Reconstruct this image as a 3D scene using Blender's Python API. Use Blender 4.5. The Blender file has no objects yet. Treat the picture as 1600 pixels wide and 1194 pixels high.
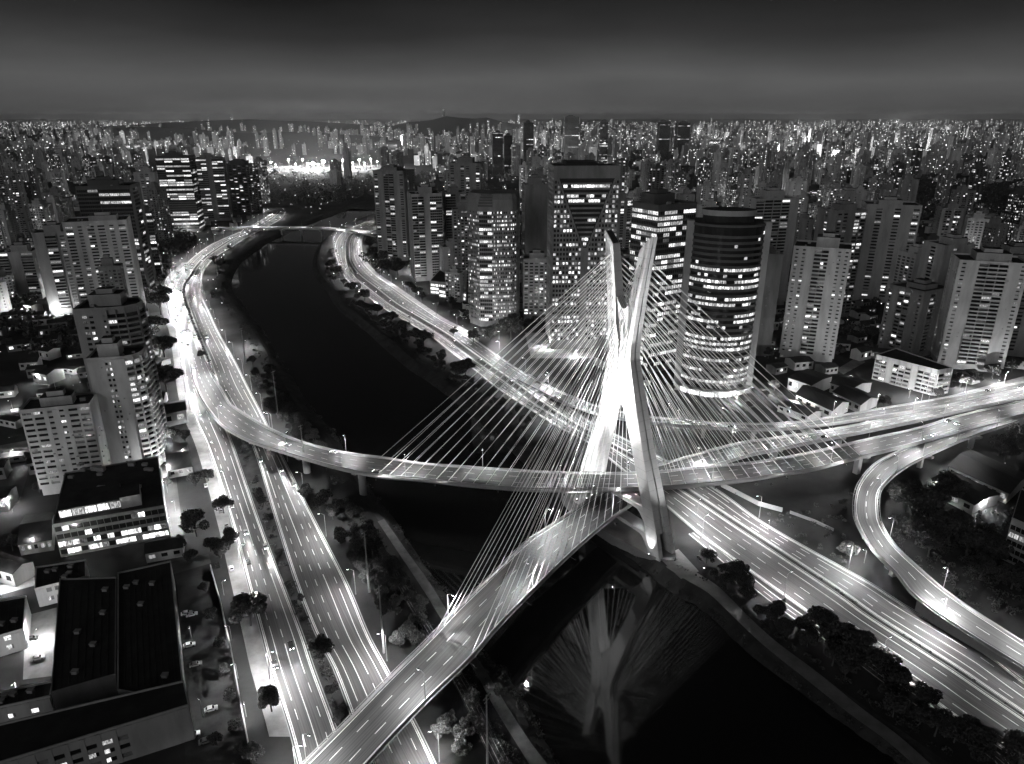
import bpy, math, random
from mathutils import Vector, Matrix, noise as mnoise
from mathutils.geometry import tessellate_polygon
R = math.radians
sc = bpy.context.scene
col = sc.collection
rng = random.Random(7)

# ------------------------------------------------------------------ camera
PITCH = R(20.6); FPX = 1109.0; CAMH = 185.0
cam = bpy.data.cameras.new('camera')
cam.sensor_width = 36.0; cam.lens = 36.0 * FPX / 1600.0
cam.clip_start = 1.0; cam.clip_end = 80000.0
camo = bpy.data.objects.new('camera', cam); col.objects.link(camo)
camo.location = (0, 0, CAMH); camo.rotation_euler = (R(90) - PITCH, 0, 0)
sc.camera = camo

# ------------------------------------------------------------------ sky
w = bpy.data.worlds.new('World'); sc.world = w; w.use_nodes = True
nt = w.node_tree; nt.nodes.clear()
def N(tree, typ, **kw):
    n = tree.nodes.new(typ)
    for k, v in kw.items(): setattr(n, k, v)
    return n
out = N(nt, 'ShaderNodeOutputWorld'); bg = N(nt, 'ShaderNodeBackground')
sky = N(nt, 'ShaderNodeTexSky', sky_type='NISHITA', sun_disc=False)
SUN_EL, SUN_ROT = 15.0, 215.0
sky.sun_elevation = R(2.0); sky.sun_rotation = R(SUN_ROT)
bw = N(nt, 'ShaderNodeRGBToBW'); nt.links.new(sky.outputs[0], bw.inputs[0])
tc = N(nt, 'ShaderNodeTexCoord'); sep = N(nt, 'ShaderNodeSeparateXYZ')
nt.links.new(tc.outputs['Generated'], sep.inputs[0])
mp = N(nt, 'ShaderNodeMapping'); mp.inputs['Scale'].default_value = (1.5, 1.5, 6)
nt.links.new(tc.outputs['Generated'], mp.inputs[0])
nz = N(nt, 'ShaderNodeTexNoise'); nz.inputs['Scale'].default_value = 1.3; nz.inputs['Detail'].default_value = 1.5
nt.links.new(mp.outputs[0], nz.inputs['Vector'])
wob = N(nt, 'ShaderNodeMath', operation='MULTIPLY_ADD'); wob.inputs[1].default_value = 0.075; wob.inputs[2].default_value = -0.0375
nt.links.new(nz.outputs[0], wob.inputs[0])
zz = N(nt, 'ShaderNodeMath', operation='ADD'); nt.links.new(sep.outputs[2], zz.inputs[0]); nt.links.new(wob.outputs[0], zz.inputs[1])
rp = N(nt, 'ShaderNodeValToRGB'); cr = rp.color_ramp
ramp_ = ((0.0, .070), (.02, .088), (.038, .100), (.06, .072), (.10, .030), (.145, .0105), (.25, .009), (.5, .004), (1.0, .003))
for e_, (p, c) in zip((cr.elements[0], cr.elements[1]), (ramp_[0], ramp_[-1])): e_.color = (c, c, c, 1)
for p, c in ramp_[1:-1]: cr.elements.new(p).color = (c, c, c, 1)
nt.links.new(zz.outputs[0], rp.inputs[0])
ma = N(nt, 'ShaderNodeMath', operation='MULTIPLY_ADD'); ma.inputs[1].default_value = 0.00008
mc = N(nt, 'ShaderNodeMapping'); mc.inputs['Scale'].default_value = (3, 3, 14); nt.links.new(tc.outputs['Generated'], mc.inputs[0])
nc = N(nt, 'ShaderNodeTexNoise'); nc.inputs['Scale'].default_value = 2.2; nc.inputs['Detail'].default_value = 7; nc.inputs['Roughness'].default_value = .6; nt.links.new(mc.outputs[0], nc.inputs['Vector'])
mrc = N(nt, 'ShaderNodeMapRange'); mrc.inputs[1].default_value = .3; mrc.inputs[2].default_value = .7; mrc.inputs[3].default_value = .90; mrc.inputs[4].default_value = 1.09; nt.links.new(nc.outputs[0], mrc.inputs[0])
mul = N(nt, 'ShaderNodeMath', operation='MULTIPLY'); nt.links.new(rp.outputs[0], mul.inputs[0]); nt.links.new(mrc.outputs[0], mul.inputs[1])
nt.links.new(bw.outputs[0], ma.inputs[0]); nt.links.new(mul.outputs[0], ma.inputs[2])
nt.links.new(ma.outputs[0], bg.inputs[0]); bg.inputs[1].default_value = 1.0
nt.links.new(bg.outputs[0], out.inputs[0])

# ------------------------------------------------------------------ broad low light added behind the camera, for city glow on facades
sl = bpy.data.lights.new('sun', 'SUN'); sl.energy = 0.38; sl.angle = R(30); sl.color = (1, 1, 1)
so = bpy.data.objects.new('sun', sl); col.objects.link(so)
so.rotation_euler = (R(90 - SUN_EL), 0, R(-28))

vs = sc.view_settings
sc.display_settings.display_device = 'sRGB'
vs.view_transform = 'Standard'; vs.look = 'None'; vs.exposure = 0.0; vs.gamma = 1.0; vs.use_curve_mapping = False
cy = sc.cycles
cy.use_denoising = True
try: cy.denoiser = 'OPENIMAGEDENOISE'
except Exception: pass
cy.use_adaptive_sampling = True; cy.adaptive_threshold = 0.05; cy.adaptive_min_samples = 16
cy.max_bounces = 2; cy.diffuse_bounces = 1; cy.glossy_bounces = 2; cy.transmission_bounces = 2; cy.volume_bounces = 0
cy.transparent_max_bounces = 4
cy.caustics_reflective = False; cy.caustics_refractive = False
cy.sample_clamp_indirect = 2.0; cy.sample_clamp_direct = 0.0
cy.use_light_tree = True
cy.light_sampling_threshold = .03

# ------------------------------------------------------------------ helpers
def U(u, v, z=0.0):
    """photograph pixel -> world point on the level plane at height z"""
    x = (u - 800) / FPX; y = (597 - v) / FPX
    d = (x, math.cos(PITCH) + y * math.sin(PITCH), -math.sin(PITCH) + y * math.cos(PITCH))
    t = (z - CAMH) / d[2]
    return Vector((d[0] * t, d[1] * t, z))
def PX(p):
    z = p[2] - CAMH
    f = p[1] * math.cos(PITCH) - z * math.sin(PITCH); up = p[1] * math.sin(PITCH) + z * math.cos(PITCH)
    return (800 + FPX * p[0] / f, 597 - FPX * up / f) if f > 1 else (-9999, -9999)
def ZAT(v, Y):
    y = (597 - v) / FPX
    return CAMH + Y * (-math.sin(PITCH) + y * math.cos(PITCH)) / (math.cos(PITCH) + y * math.sin(PITCH))
def depth(p): return p[1] * math.cos(PITCH) - (p[2] - CAMH) * math.sin(PITCH)

def spline(pts, n):
    """Catmull-Rom through points, n samples per span"""
    P = [Vector(p) for p in pts]; o = []
    for i in range(len(P) - 1):
        a = P[max(i - 1, 0)]; b = P[i]; c = P[i + 1]; d = P[min(i + 2, len(P) - 1)]
        for k in range(n):
            t = k / n
            o.append(.5 * ((2 * b) + (c - a) * t + (2 * a - 5 * b + 4 * c - d) * t * t + (3 * b - a - 3 * c + d) * t ** 3))
    o.append(P[-1]); return o

class MB:
    def __init__(s): s.v = []; s.f = []; s.m = []; s.uv = None
    def face(s, pts, m=0):
        i = len(s.v); s.v += [tuple(p) for p in pts]; s.f.append(tuple(range(i, i + len(pts)))); s.m.append(m)
    def box(s, x0, x1, y0, y1, z0, z1, m=0, bottom=True, mt=None):
        i = len(s.v)
        s.v += [(x0, y0, z0), (x1, y0, z0), (x1, y1, z0), (x0, y1, z0), (x0, y0, z1), (x1, y0, z1), (x1, y1, z1), (x0, y1, z1)]
        F = [(0, 1, 5, 4), (1, 2, 6, 5), (2, 3, 7, 6), (3, 0, 4, 7), (4, 5, 6, 7)] + ([(3, 2, 1, 0)] if bottom else [])
        for k, q in enumerate(F):
            s.f.append(tuple(i + j for j in q)); s.m.append(mt if (mt is not None and k == 4) else m)
    def obox(s, p, ux, uy, s0, s1, o0, o1, z0, z1, m=0):
        """box along direction ux / outward uy (2d) from corner p"""
        i = len(s.v)
        for z in (z0, z1):
            for a, b in ((s0, o0), (s1, o0), (s1, o1), (s0, o1)):
                s.v.append((p[0] + ux[0] * a + uy[0] * b, p[1] + ux[1] * a + uy[1] * b, z))
        for q in ((1, 2, 6, 5), (2, 3, 7, 6), (3, 0, 4, 7), (4, 5, 6, 7), (3, 2, 1, 0), (0, 1, 5, 4)):
            s.f.append(tuple(i + j for j in q)); s.m.append(m)
    def prism(s, poly, z0, z1, m=0, mt=None, zf=None):
        """vertical prism over an xy polygon"""
        n = len(poly); i = len(s.v)
        s.v += [(p[0], p[1], z0) for p in poly] + [(p[0], p[1], z1) for p in poly]
        for k in range(n):
            s.f.append((i + k, i + (k + 1) % n, i + n + (k + 1) % n, i + n + k)); s.m.append(m)
        s.f.append(tuple(i + n + k for k in range(n))); s.m.append(m if mt is None else mt)
        s.f.append(tuple(i + k for k in reversed(range(n)))); s.m.append(m)
    def tube(s, a, b, r0, r1=None, n=6, m=0, caps=True):
        a = Vector(a); b = Vector(b); r1 = r0 if r1 is None else r1
        d = (b - a).normalized(); x = d.orthogonal().normalized(); y = d.cross(x); i = len(s.v)
        for q, r in ((a, r0), (b, r1)):
            for k in range(n):
                t = 2 * math.pi * k / n; s.v.append(tuple(q + x * math.cos(t) * r + y * math.sin(t) * r))
        for k in range(n):
            s.f.append((i + k, i + (k + 1) % n, i + n + (k + 1) % n, i + n + k)); s.m.append(m)
        if caps:
            s.f.append(tuple(i + k for k in reversed(range(n)))); s.m.append(m)
            s.f.append(tuple(i + n + k for k in range(n))); s.m.append(m)
    def loft(s, rings, m=0, close=True, caps=True):
        n = len(rings[0]); i = len(s.v)
        for r in rings: s.v += [tuple(p) for p in r]
        for a in range(len(rings) - 1):
            for k in range(n if close else n - 1):
                s.f.append((i + a * n + k, i + a * n + (k + 1) % n, i + (a + 1) * n + (k + 1) % n, i + (a + 1) * n + k)); s.m.append(m)
        if caps and close:
            s.f.append(tuple(i + k for k in reversed(range(n)))); s.m.append(m)
            s.f.append(tuple(i + (len(rings) - 1) * n + k for k in range(n))); s.m.append(m)
    def mesh(s, name, mats, smooth=False):
        me = bpy.data.meshes.new(name); me.from_pydata(s.v, [], s.f)
        for mt in (mats if isinstance(mats, (list, tuple)) else [mats]): me.materials.append(mt)
        if any(s.m): me.polygons.foreach_set('material_index', s.m)
        if smooth: me.polygons.foreach_set('use_smooth', [True] * len(s.f))
        if s.uv:
            l = me.uv_layers.new(name='UVMap')
            l.data.foreach_set('uv', [c for fc in s.f for k in fc for c in s.uv[k]])
        me.update(); return me
    def build(s, name, mats, parent=None, smooth=False, loc=None, rz=0):
        return link(name, s.mesh(name, mats, smooth), parent, loc, rz)
def link(name, me, parent=None, loc=None, rz=0):
    o = bpy.data.objects.new(name, me); col.objects.link(o)
    if parent: o.parent = parent
    if loc is not None: o.location = loc
    if rz: o.rotation_euler = (0, 0, rz)
    return o
def tag(o, label=None, cat=None, group=None, kind=None):
    if label: o['label'] = label
    if cat: o['category'] = cat
    if group: o['group'] = group
    if kind: o['kind'] = kind
    return o
def empty(name, loc, rz=0):
    o = bpy.data.objects.new(name, None); col.objects.link(o); o.location = loc; o.rotation_euler = (0, 0, rz)
    o.empty_display_size = 1.0
    return o
ORD = 'first second third fourth fifth sixth seventh eighth ninth tenth'.split()
def ordinal(k):
    if k < 10: return ORD[k]
    n = k + 1
    return '%d%s' % (n, 'th' if 10 < n % 100 < 14 else {1: 'st', 2: 'nd', 3: 'rd'}.get(n % 10, 'th'))
PEND = []      # things whose label needs a running place: (object, point, label, zone)
def later(o, p, label, zone=''): PEND.append((o, tuple(p), label, zone))
def settle_labels():
    g = {}
    for t in PEND: g.setdefault((t[2], t[3]), []).append(t)
    for (lab, zone), ts in g.items():
        ts.sort(key=lambda t: PX(t[1])[0])
        for k, t in enumerate(ts):
            if len(ts) == 1: t[0]['label'] = (lab + ' ' + zone).strip()
            else: t[0]['label'] = lab + ', ' + ordinal(k) + ' from left ' + zone

# ------------------------------------------------------------------ materials
def pmat(name, c, rough=.8, spec=.3, metal=0.0):
    m = bpy.data.materials.new(name); m.use_nodes = True
    b = m.node_tree.nodes['Principled BSDF']
    b.inputs['Base Color'].default_value = (c, c, c, 1); b.inputs['Roughness'].default_value = rough
    b.inputs['Specular IOR Level'].default_value = spec; b.inputs['Metallic'].default_value = metal
    return m
def nmat(name, lo, hi, scale=.3, rough=.85, coord='Object', stretch=(1, 1, 1), detail=4, spec=.25, isl=0.0, bump=0.0):
    """grey noise between lo and hi, in metres; isl adds a shade per separate piece"""
    m = pmat(name, hi, rough, spec); t = m.node_tree; b = t.nodes['Principled BSDF']
    c = N(t, 'ShaderNodeTexCoord'); mp = N(t, 'ShaderNodeMapping'); mp.inputs['Scale'].default_value = stretch
    t.links.new(c.outputs[coord], mp.inputs[0])
    n = N(t, 'ShaderNodeTexNoise'); n.inputs['Scale'].default_value = scale; n.inputs['Detail'].default_value = detail
    n.inputs['Roughness'].default_value = .62
    t.links.new(mp.outputs[0], n.inputs['Vector'])
    r = N(t, 'ShaderNodeMapRange'); r.inputs[1].default_value = .3; r.inputs[2].default_value = .7
    r.inputs[3].default_value = lo; r.inputs[4].default_value = hi
    t.links.new(n.outputs[0], r.inputs[0]); last = r.outputs[0]
    if isl:
        g = N(t, 'ShaderNodeNewGeometry'); q = N(t, 'ShaderNodeMapRange')
        q.inputs[3].default_value = 1 - isl; q.inputs[4].default_value = 1 + isl
        t.links.new(g.outputs['Random Per Island'], q.inputs[0])
        mu = N(t, 'ShaderNodeMath', operation='MULTIPLY'); t.links.new(last, mu.inputs[0]); t.links.new(q.outputs[0], mu.inputs[1]); last = mu.outputs[0]
    t.links.new(last, b.inputs['Base Color'])
    if bump:
        bp = N(t, 'ShaderNodeBump'); bp.inputs['Strength'].default_value = bump; bp.inputs['Distance'].default_value = .3
        t.links.new(n.outputs[0], bp.inputs['Height']); t.links.new(bp.outputs[0], b.inputs['Normal'])
    return m
def emat(name, s, var=0.0, sample=False, detail=0.0):
    """something that gives light; var = spread of strength between pieces"""
    m = bpy.data.materials.new(name); m.use_nodes = True; t = m.node_tree; t.nodes.clear()
    o = N(t, 'ShaderNodeOutputMaterial'); e = N(t, 'ShaderNodeEmission'); e.inputs[1].default_value = s
    t.links.new(e.outputs[0], o.inputs[0])
    if var:
        g = N(t, 'ShaderNodeNewGeometry'); oi = N(t, 'ShaderNodeObjectInfo')
        ad = N(t, 'ShaderNodeMath', operation='ADD'); t.links.new(g.outputs['Random Per Island'], ad.inputs[0]); t.links.new(oi.outputs['Random'], ad.inputs[1])
        fr = N(t, 'ShaderNodeMath', operation='FRACT'); t.links.new(ad.outputs[0], fr.inputs[0])
        pw = N(t, 'ShaderNodeMath', operation='POWER'); pw.inputs[1].default_value = 2.2; t.links.new(fr.outputs[0], pw.inputs[0])
        mr = N(t, 'ShaderNodeMapRange'); mr.inputs[3].default_value = s * (1 - var); mr.inputs[4].default_value = s * (1 + 1.6 * var)
        t.links.new(pw.outputs[0], mr.inputs[0]); last = mr.outputs[0]
        if detail:
            c = N(t, 'ShaderNodeTexCoord'); n = N(t, 'ShaderNodeTexNoise'); n.inputs['Scale'].default_value = detail * 1.6; n.inputs['Detail'].default_value = 3
            mq = N(t, 'ShaderNodeMapping'); mq.inputs['Scale'].default_value = (1.5, 1.5, .5); t.links.new(c.outputs['Object'], mq.inputs[0]); t.links.new(mq.outputs[0], n.inputs['Vector'])
            q = N(t, 'ShaderNodeMapRange'); q.inputs[1].default_value = .35; q.inputs[2].default_value = .65; q.inputs[3].default_value = .18; q.inputs[4].default_value = 1.45
            t.links.new(n.outputs[0], q.inputs[0])
            mu = N(t, 'ShaderNodeMath', operation='MULTIPLY'); t.links.new(last, mu.inputs[0]); t.links.new(q.outputs[0], mu.inputs[1]); last = mu.outputs[0]
        t.links.new(last, e.inputs[1])
    try: m.cycles.emission_sampling = 'AUTO' if sample else 'NONE'
    except Exception: pass
    return m
M = {}
M['asphalt'] = nmat('asphalt', .025, .115, .9, .62, 'UV', (.010, 1.9, 1), 4, .4)  # lengthwise tyre wear, its streaks also imitating light trails
M['asphalt_deck'] = nmat('asphalt_deck', .03, .125, .9, .6, 'UV', (.010, 1.9, 1), 4, .4)  # same wear and trail-like streaks for the decks
M['street'] = nmat('street', .05, .10, .08, .8, 'Object', (1, 1, 1), 6)
M['paint'] = nmat('paint', .62, .85, .5, .6, 'Object', detail=3)
M['ground'] = nmat('ground', .014, .048, .03, .95, 'Object', detail=8)
M['bank'] = nmat('bank', .02, .06, .12, .95, 'Object', detail=7, bump=.6)
M['pave'] = nmat('pave', .16, .30, .15, .85, 'Object', detail=6)
M['dirt'] = nmat('dirt', .10, .2, .2, .95, 'Object', detail=6)
M['concrete'] = nmat('concrete', .30, .42, .10, .8, 'Object', detail=7)
M['mast'] = nmat('mast', .54, .76, .09, .75, 'Object', (1, 1, .35), 7)
t_ = M['mast'].node_tree; b_ = t_.nodes['Principled BSDF']; lk = b_.inputs['Base Color'].links[0]; src = lk.from_socket
c_ = N(t_, 'ShaderNodeTexCoord'); s_ = N(t_, 'ShaderNodeSeparateXYZ'); t_.links.new(c_.outputs['Object'], s_.inputs[0])
d_ = N(t_, 'ShaderNodeMath', operation='PINGPONG'); d_.inputs[1].default_value = 2.1; t_.links.new(s_.outputs[2], d_.inputs[0])
g_ = N(t_, 'ShaderNodeMapRange'); g_.inputs[1].default_value = .03; g_.inputs[2].default_value = .14; g_.inputs[3].default_value = .72; g_.inputs[4].default_value = 1.0; t_.links.new(d_.outputs[0], g_.inputs[0])
m_ = N(t_, 'ShaderNodeMath', operation='MULTIPLY'); t_.links.new(src, m_.inputs[0]); t_.links.new(g_.outputs[0], m_.inputs[1]); t_.links.new(m_.outputs[0], b_.inputs['Base Color'])
M['girder'] = nmat('girder', .34, .50, .12, .8, 'Object', detail=6)
M['cable'] = pmat('cable', .80, .45, .4)
M['white_w'] = nmat('white_w', .40, .68, .14, .8, 'Object', (1, 1, .22), 7)
M['pale_w'] = nmat('pale_w', .28, .48, .14, .8, 'Object', (1, 1, .22), 7)
M['grey_w'] = nmat('grey_w', .15, .29, .14, .8, 'Object', (1, 1, .22), 7)
M['dark_w'] = nmat('dark_w', .07, .12, .05, .7, 'Object', (1, 1, .3), 5)
M['glass'] = pmat('glass', .018, .12, .5)
M['roof'] = nmat('roof', .018, .045, .15, .9, 'Object', detail=6)
M['roof_metal'] = nmat('roof_metal', .03, .055, .3, .7, 'Object', (1, .1, 1), 4)
M['foliage'] = nmat('foliage', .035, .09, .8, .7, 'Object', detail=2, isl=.45)
M['bark'] = nmat('bark', .06, .12, 1.5, .95, 'Object', (1, 1, .2), 4)
M['metal'] = nmat('metal', .25, .38, 1.0, .5, 'Object', detail=3, spec=.5)
M['dark_metal'] = pmat('dark_metal', .04, .6, .4)
M['lit'] = emat('lit', 1.1, .75, detail=.9)
M['lit_office'] = emat('lit_office', 1.25, .55, detail=.7)
M['lit_dim'] = emat('lit_dim', .32, .7, detail=.9)
M['lit_shop'] = emat('lit_shop', 2.6, .5, detail=.35)
M['blind'] = nmat('blind', .12, .30, .9, .7, 'Object', isl=.5)
M['lamp'] = emat('lamp', 14.0)
M['far_light'] = emat('far_light', 2.0, .93)
M['flood'] = emat('flood', 40.0)
M['headlight'] = emat('headlight', 22.0)
M['taillight'] = emat('taillight', 2.2)
M['tyre'] = pmat('tyre', .02, .9)
M['car_white'] = pmat('car_white', .72, .25, .5); M['car_grey'] = pmat('car_grey', .28, .25, .5); M['car_black'] = pmat('car_black', .03, .2, .5)

# water
mw = pmat('water', .007, .055, .5); t_ = mw.node_tree; b_ = t_.nodes['Principled BSDF']
c_ = N(t_, 'ShaderNodeTexCoord'); n_ = N(t_, 'ShaderNodeTexNoise'); n_.inputs['Scale'].default_value = .16; n_.inputs['Detail'].default_value = 3
t_.links.new(c_.outputs['Object'], n_.inputs['Vector'])
bp_ = N(t_, 'ShaderNodeBump'); bp_.inputs['Strength'].default_value = .06; bp_.inputs['Distance'].default_value = .12
t_.links.new(n_.outputs[0], bp_.inputs['Height']); t_.links.new(bp_.outputs[0], b_.inputs['Normal'])
M['water'] = mw

# ------------------------------------------------------------------ river, banks, ground
WZ = -5.0
RL = [(900, 1260), (869, 1194), (841, 1140), (811, 1085), (781, 1045), (750, 1020), (700, 939), (677, 906), (652, 871), (622, 823), (576, 760), (536, 701), (521, 676), (495, 648), (473, 621), (450, 581), (430, 550), (405, 510), (389, 493), (376, 472), (362, 453), (364, 432), (376, 412), (403, 391), (425, 376), (447, 366), (478, 352), (512, 339), (545, 327), (585, 314), (640, 300)]
RR = [(1500, 1260), (1410, 1194), (1388, 1178), (1326, 1135), (1263, 1087), (1200, 1042), (1141, 991), (1095, 949), (1050, 924), (1000, 882), (950, 845), (905, 806), (850, 752), (760, 668), (699, 618), (676, 601), (639, 576), (608, 550), (581, 525), (551, 500), (531, 485), (510, 454), (494, 431), (490, 409), (498, 385), (512, 372), (530, 358), (555, 347), (585, 336), (640, 318), (690, 306)]
rl = spline([U(u, v, WZ) for u, v in RL], 4); rr = spline([U(u, v, WZ) for u, v in RR], 4)
def offset(line, d):
    o = []
    for i, p in enumerate(line):
        a = line[max(i - 1, 0)]; b = line[min(i + 1, len(line) - 1)]; t = (b - a).normalized()
        o.append(Vector((p.x - t.y * d, p.y + t.x * d, p.z)))
    return o
mb = MB(); n_ = len(rl)
pts = [Vector((p.x, p.y, WZ)) for p in offset(rl, 4)] + [Vector((p.x, p.y, WZ)) for p in reversed(offset(rr, -4))]
for a, b, c in tessellate_polygon([pts]): mb.face([pts[a], pts[b], pts[c]])
river = tag(mb.build('river', M['water']), kind='structure')
bt_l = [Vector((p.x, p.y, -.05)) for p in offset(rl, 9)]; bt_r = [Vector((p.x, p.y, -.05)) for p in offset(rr, -7)]
def bank(name, edge, top, s):
    mb = MB(); out_ = [Vector((p.x, p.y, WZ - 1.5)) for p in offset(edge, -3 * s)]
    nz_ = [(rng.uniform(-.8, .8), rng.uniform(-.5, .5)) for _ in edge]
    rows = [out_, [p.lerp(q, .35) + Vector((0, 0, .6 + z_[0])) for p, q, z_ in zip(edge, top, nz_)], [p.lerp(q, .7) + Vector((0, 0, .8 + z_[1])) for p, q, z_ in zip(edge, top, nz_)], [q + Vector((0, 0, .02)) for q in top]]
    for a, b in zip(rows, rows[1:]):
        for i in range(len(edge) - 1): mb.face([a[i], a[i + 1], b[i + 1], b[i]])
    return tag(mb.build(name, M['bank'], smooth=True), kind='structure')
bank('river_bank_left', rl, bt_l, 1); bank('river_bank_right', rr, bt_r, -1)
FAR = 40000.0
poly = [Vector((-FAR, -400, 0)), Vector((bt_l[0].x, -400, 0))] + bt_l + list(reversed(bt_r)) + [Vector((bt_r[0].x, -400, 0)), Vector((FAR, -400, 0)), Vector((FAR, FAR, 0)), Vector((-FAR, FAR, 0))]
poly = [Vector((p.x, p.y, -.05)) for p in poly]
mb = MB()
for a, b, c in tessellate_polygon([poly]): mb.face([poly[a], poly[b], poly[c]])
tag(mb.build('ground', M['ground']), kind='structure')

# ------------------------------------------------------------------ roads
class Road:
    def __init__(s, A, B, n=6):
        """A, B: paired edge points in the world"""
        s.A = spline(A, n); s.B = spline(B, n); s.C = [(a + b) / 2 for a, b in zip(s.A, s.B)]
        s.L = [0.0]
        for a, b in zip(s.C, s.C[1:]): s.L.append(s.L[-1] + (b - a).length)
        s.len = s.L[-1]
    def at(s, d, lat=.5, off=0.0):
        """point d metres along; lat 0..1 across from A to B, off metres beyond"""
        d = min(max(d, 0), s.len - 1e-4); i = 0
        lo, hi = 0, len(s.L) - 1
        while hi - lo > 1:
            mid = (lo + hi) // 2
            if s.L[mid] <= d: lo = mid
            else: hi = mid
        i = lo; t = (d - s.L[i]) / max(s.L[i + 1] - s.L[i], 1e-6)
        a = s.A[i].lerp(s.A[i + 1], t); b = s.B[i].lerp(s.B[i + 1], t); w_ = (b - a)
        p = a + w_ * lat
        if off: p = p + Vector((w_.x, w_.y, 0)).normalized() * off
        return p
    def dir(s, d): return (s.at(d + 1) - s.at(d - 1)).normalized()
    def width(s, d): return (s.at(d, 1) - s.at(d, 0)).length
def ribbon(mb, rows, dz=0.0, uvs=None, m=0):
    i0 = len(mb.v); n = len(rows[0])
    for r in rows: mb.v += [(p.x, p.y, p.z + dz) for p in r]
    for a in range(len(rows) - 1):
        for k in range(n - 1):
            mb.f.append((i0 + a * n + k, i0 + a * n + k + 1, i0 + (a + 1) * n + k + 1, i0 + (a + 1) * n + k)); mb.m.append(m)
def surface(name, rd, mat, parent=None, dz=.03, kind='structure'):
    mb = MB(); mb.uv = []; rows = []
    for a, b, c, l in zip(rd.A, rd.B, rd.C, rd.L):
        wd = (b - a).length; rows.append([a.lerp(b, k / 4) for k in range(5)])
        for k in range(5): mb.uv.append((l, wd * k / 4))
    ribbon(mb, rows, dz)
    o = mb.build(name, mat, parent)
    if kind and not parent: o['kind'] = kind
    return o
def line(mb, rd, lat, w_=.28, d0=0, d1=None, step=6.0, dash=None, off=0.0, dz=.06):
    d1 = rd.len if d1 is None else d1
    segs = [(d0, d1)] if not dash else [(x, min(x + dash[0], d1)) for x in frange(d0, d1, dash[0] + dash[1])]
    for a, b in segs:
        n = max(1, int((b - a) / step)); rows = []
        for k in range(n + 1):
            d = a + (b - a) * k / n; wd = max(rd.width(d), .1)
            rows.append([rd.at(d, lat, off - w_ / 2), rd.at(d, lat, off + w_ / 2)])
        ribbon(mb, rows, dz)
def frange(a, b, s):
    while a < b: yield a; a += s
def markings(parent, rd, lanes, ew=.4, lw=.26, dash=(5, 7), extra=()):
    mb = MB(); line(mb, rd, 0, ew, off=.7); line(mb, rd, 1, ew, off=-.7)
    for off in extra: line(mb, rd, 0 if off > 0 else 1, .3, off=off)  # further painted lines standing in for light trails
    o = mb.build('edge_line', M['paint'], parent); o['kind'] = 'stuff'
    mb = MB()
    for k in range(1, lanes):
        d = (k * 37) % 60
        line(mb, rd, k / lanes, lw, dash=dash, d0=(k * 3.7) % 6, d1=d)
        while d < rd.len:      # solid stretches imitate light trails in paint, between stretches of dashes
            a = d + 30 + (k * 53 + d * 7) % 60; b = a + 45 + (k * 31 + d * 3) % 80
            line(mb, rd, k / lanes, lw + .06, d0=d, d1=min(a, rd.len)); line(mb, rd, k / lanes, lw, dash=dash, d0=a + 4, d1=min(b, rd.len)); d = b + 4
    o = mb.build('lane_dash', M['paint'], parent); o['kind'] = 'stuff'
def rowsV(rows): return [U(a, v) for v, a, b in rows], [U(b, v) for v, a, b in rows]
L1 = Road(*rowsV([(1230, 474, 553), (1140, 452, 526), (1045, 422, 491), (991, 408, 473), (908, 386, 441), (813, 361, 405), (700, 325, 366), (650, 303, 347), (604, 291, 335), (564, 285, 324), (518, 276, 305), (492, 266, 295), (463, 261, 286), (445, 265, 287), (431, 271, 297), (418, 285, 304), (401, 303, 320), (385, 325, 343), (374, 347, 361), (361, 377, 389), (343, 410, 420), (331, 427, 435)]))
L2 = Road(*rowsV([(1230, 597, 697), (1140, 557, 655), (1045, 521, 605), (991, 493, 576), (908, 461, 541), (813, 431, 492), (700, 396, 435), (650, 369, 411), (604, 342, 387), (564, 328, 367), (518, 309, 341), (492, 299, 329), (463, 290, 316), (445, 291, 314), (431, 301, 316), (418, 308, 322), (401, 324, 338), (385, 347, 364), (374, 365, 381), (361, 393, 405), (343, 423, 438), (331, 438, 447)]))
def pairs(rows, z=0): return [U(r[0], r[1], r[4] if len(r) > 4 else z) for r in rows], [U(r[2], r[3], r[4] if len(r) > 4 else z) for r in rows]
R1 = Road(*pairs([(1640, 1222, 1700, 1191), (1594, 1190, 1652, 1158), (1484, 1115, 1540, 1082), (1426, 1072, 1480, 1041), (1313, 994, 1362, 966), (1264, 959, 1312, 930), (1176, 896, 1222, 870), (1100, 841, 1143, 818), (1045, 795, 1085, 779), (985, 745, 1018, 736), (922, 694, 950, 696), (880, 672, 897, 668), (847, 652, 864, 648), (814, 631, 831, 627), (773, 604, 790, 597), (741, 578, 755, 572), (700, 547, 715, 543), (676, 528, 690, 524), (639, 505, 652, 501), (601, 483, 613, 478), (566, 457, 580, 453), (541, 436, 553, 431), (528, 411, 542, 411), (523, 390, 540, 392), (526, 376, 541, 378), (535, 364, 548, 366), (556, 353, 566, 357), (590, 341, 600, 345)]))
R2 = Road(*pairs([(1706, 1187, 1775, 1190), (1660, 1156, 1722, 1152), (1548, 1080, 1605, 1068), (1488, 1039, 1538, 1018), (1370, 964, 1413, 945), (1320, 928, 1362, 912), (1230, 868, 1268, 860), (1150, 815, 1187, 813), (1092, 776, 1125, 768), (1026, 733, 1056, 727), (956, 693, 985, 690), (903, 664, 925, 660), (870, 644, 895, 640), (838, 622, 862, 617), (798, 593, 826, 588), (763, 569, 793, 566), (722, 539, 750, 536), (697, 521, 722, 517), (659, 498, 685, 497), (620, 475, 648, 472), (588, 450, 612, 447), (560, 428, 584, 427), (547, 409, 566, 407), (545, 392, 561, 391), (546, 378, 561, 378), (553, 366, 566, 367), (570, 357, 580, 361), (604, 345, 616, 350)]))
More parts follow.
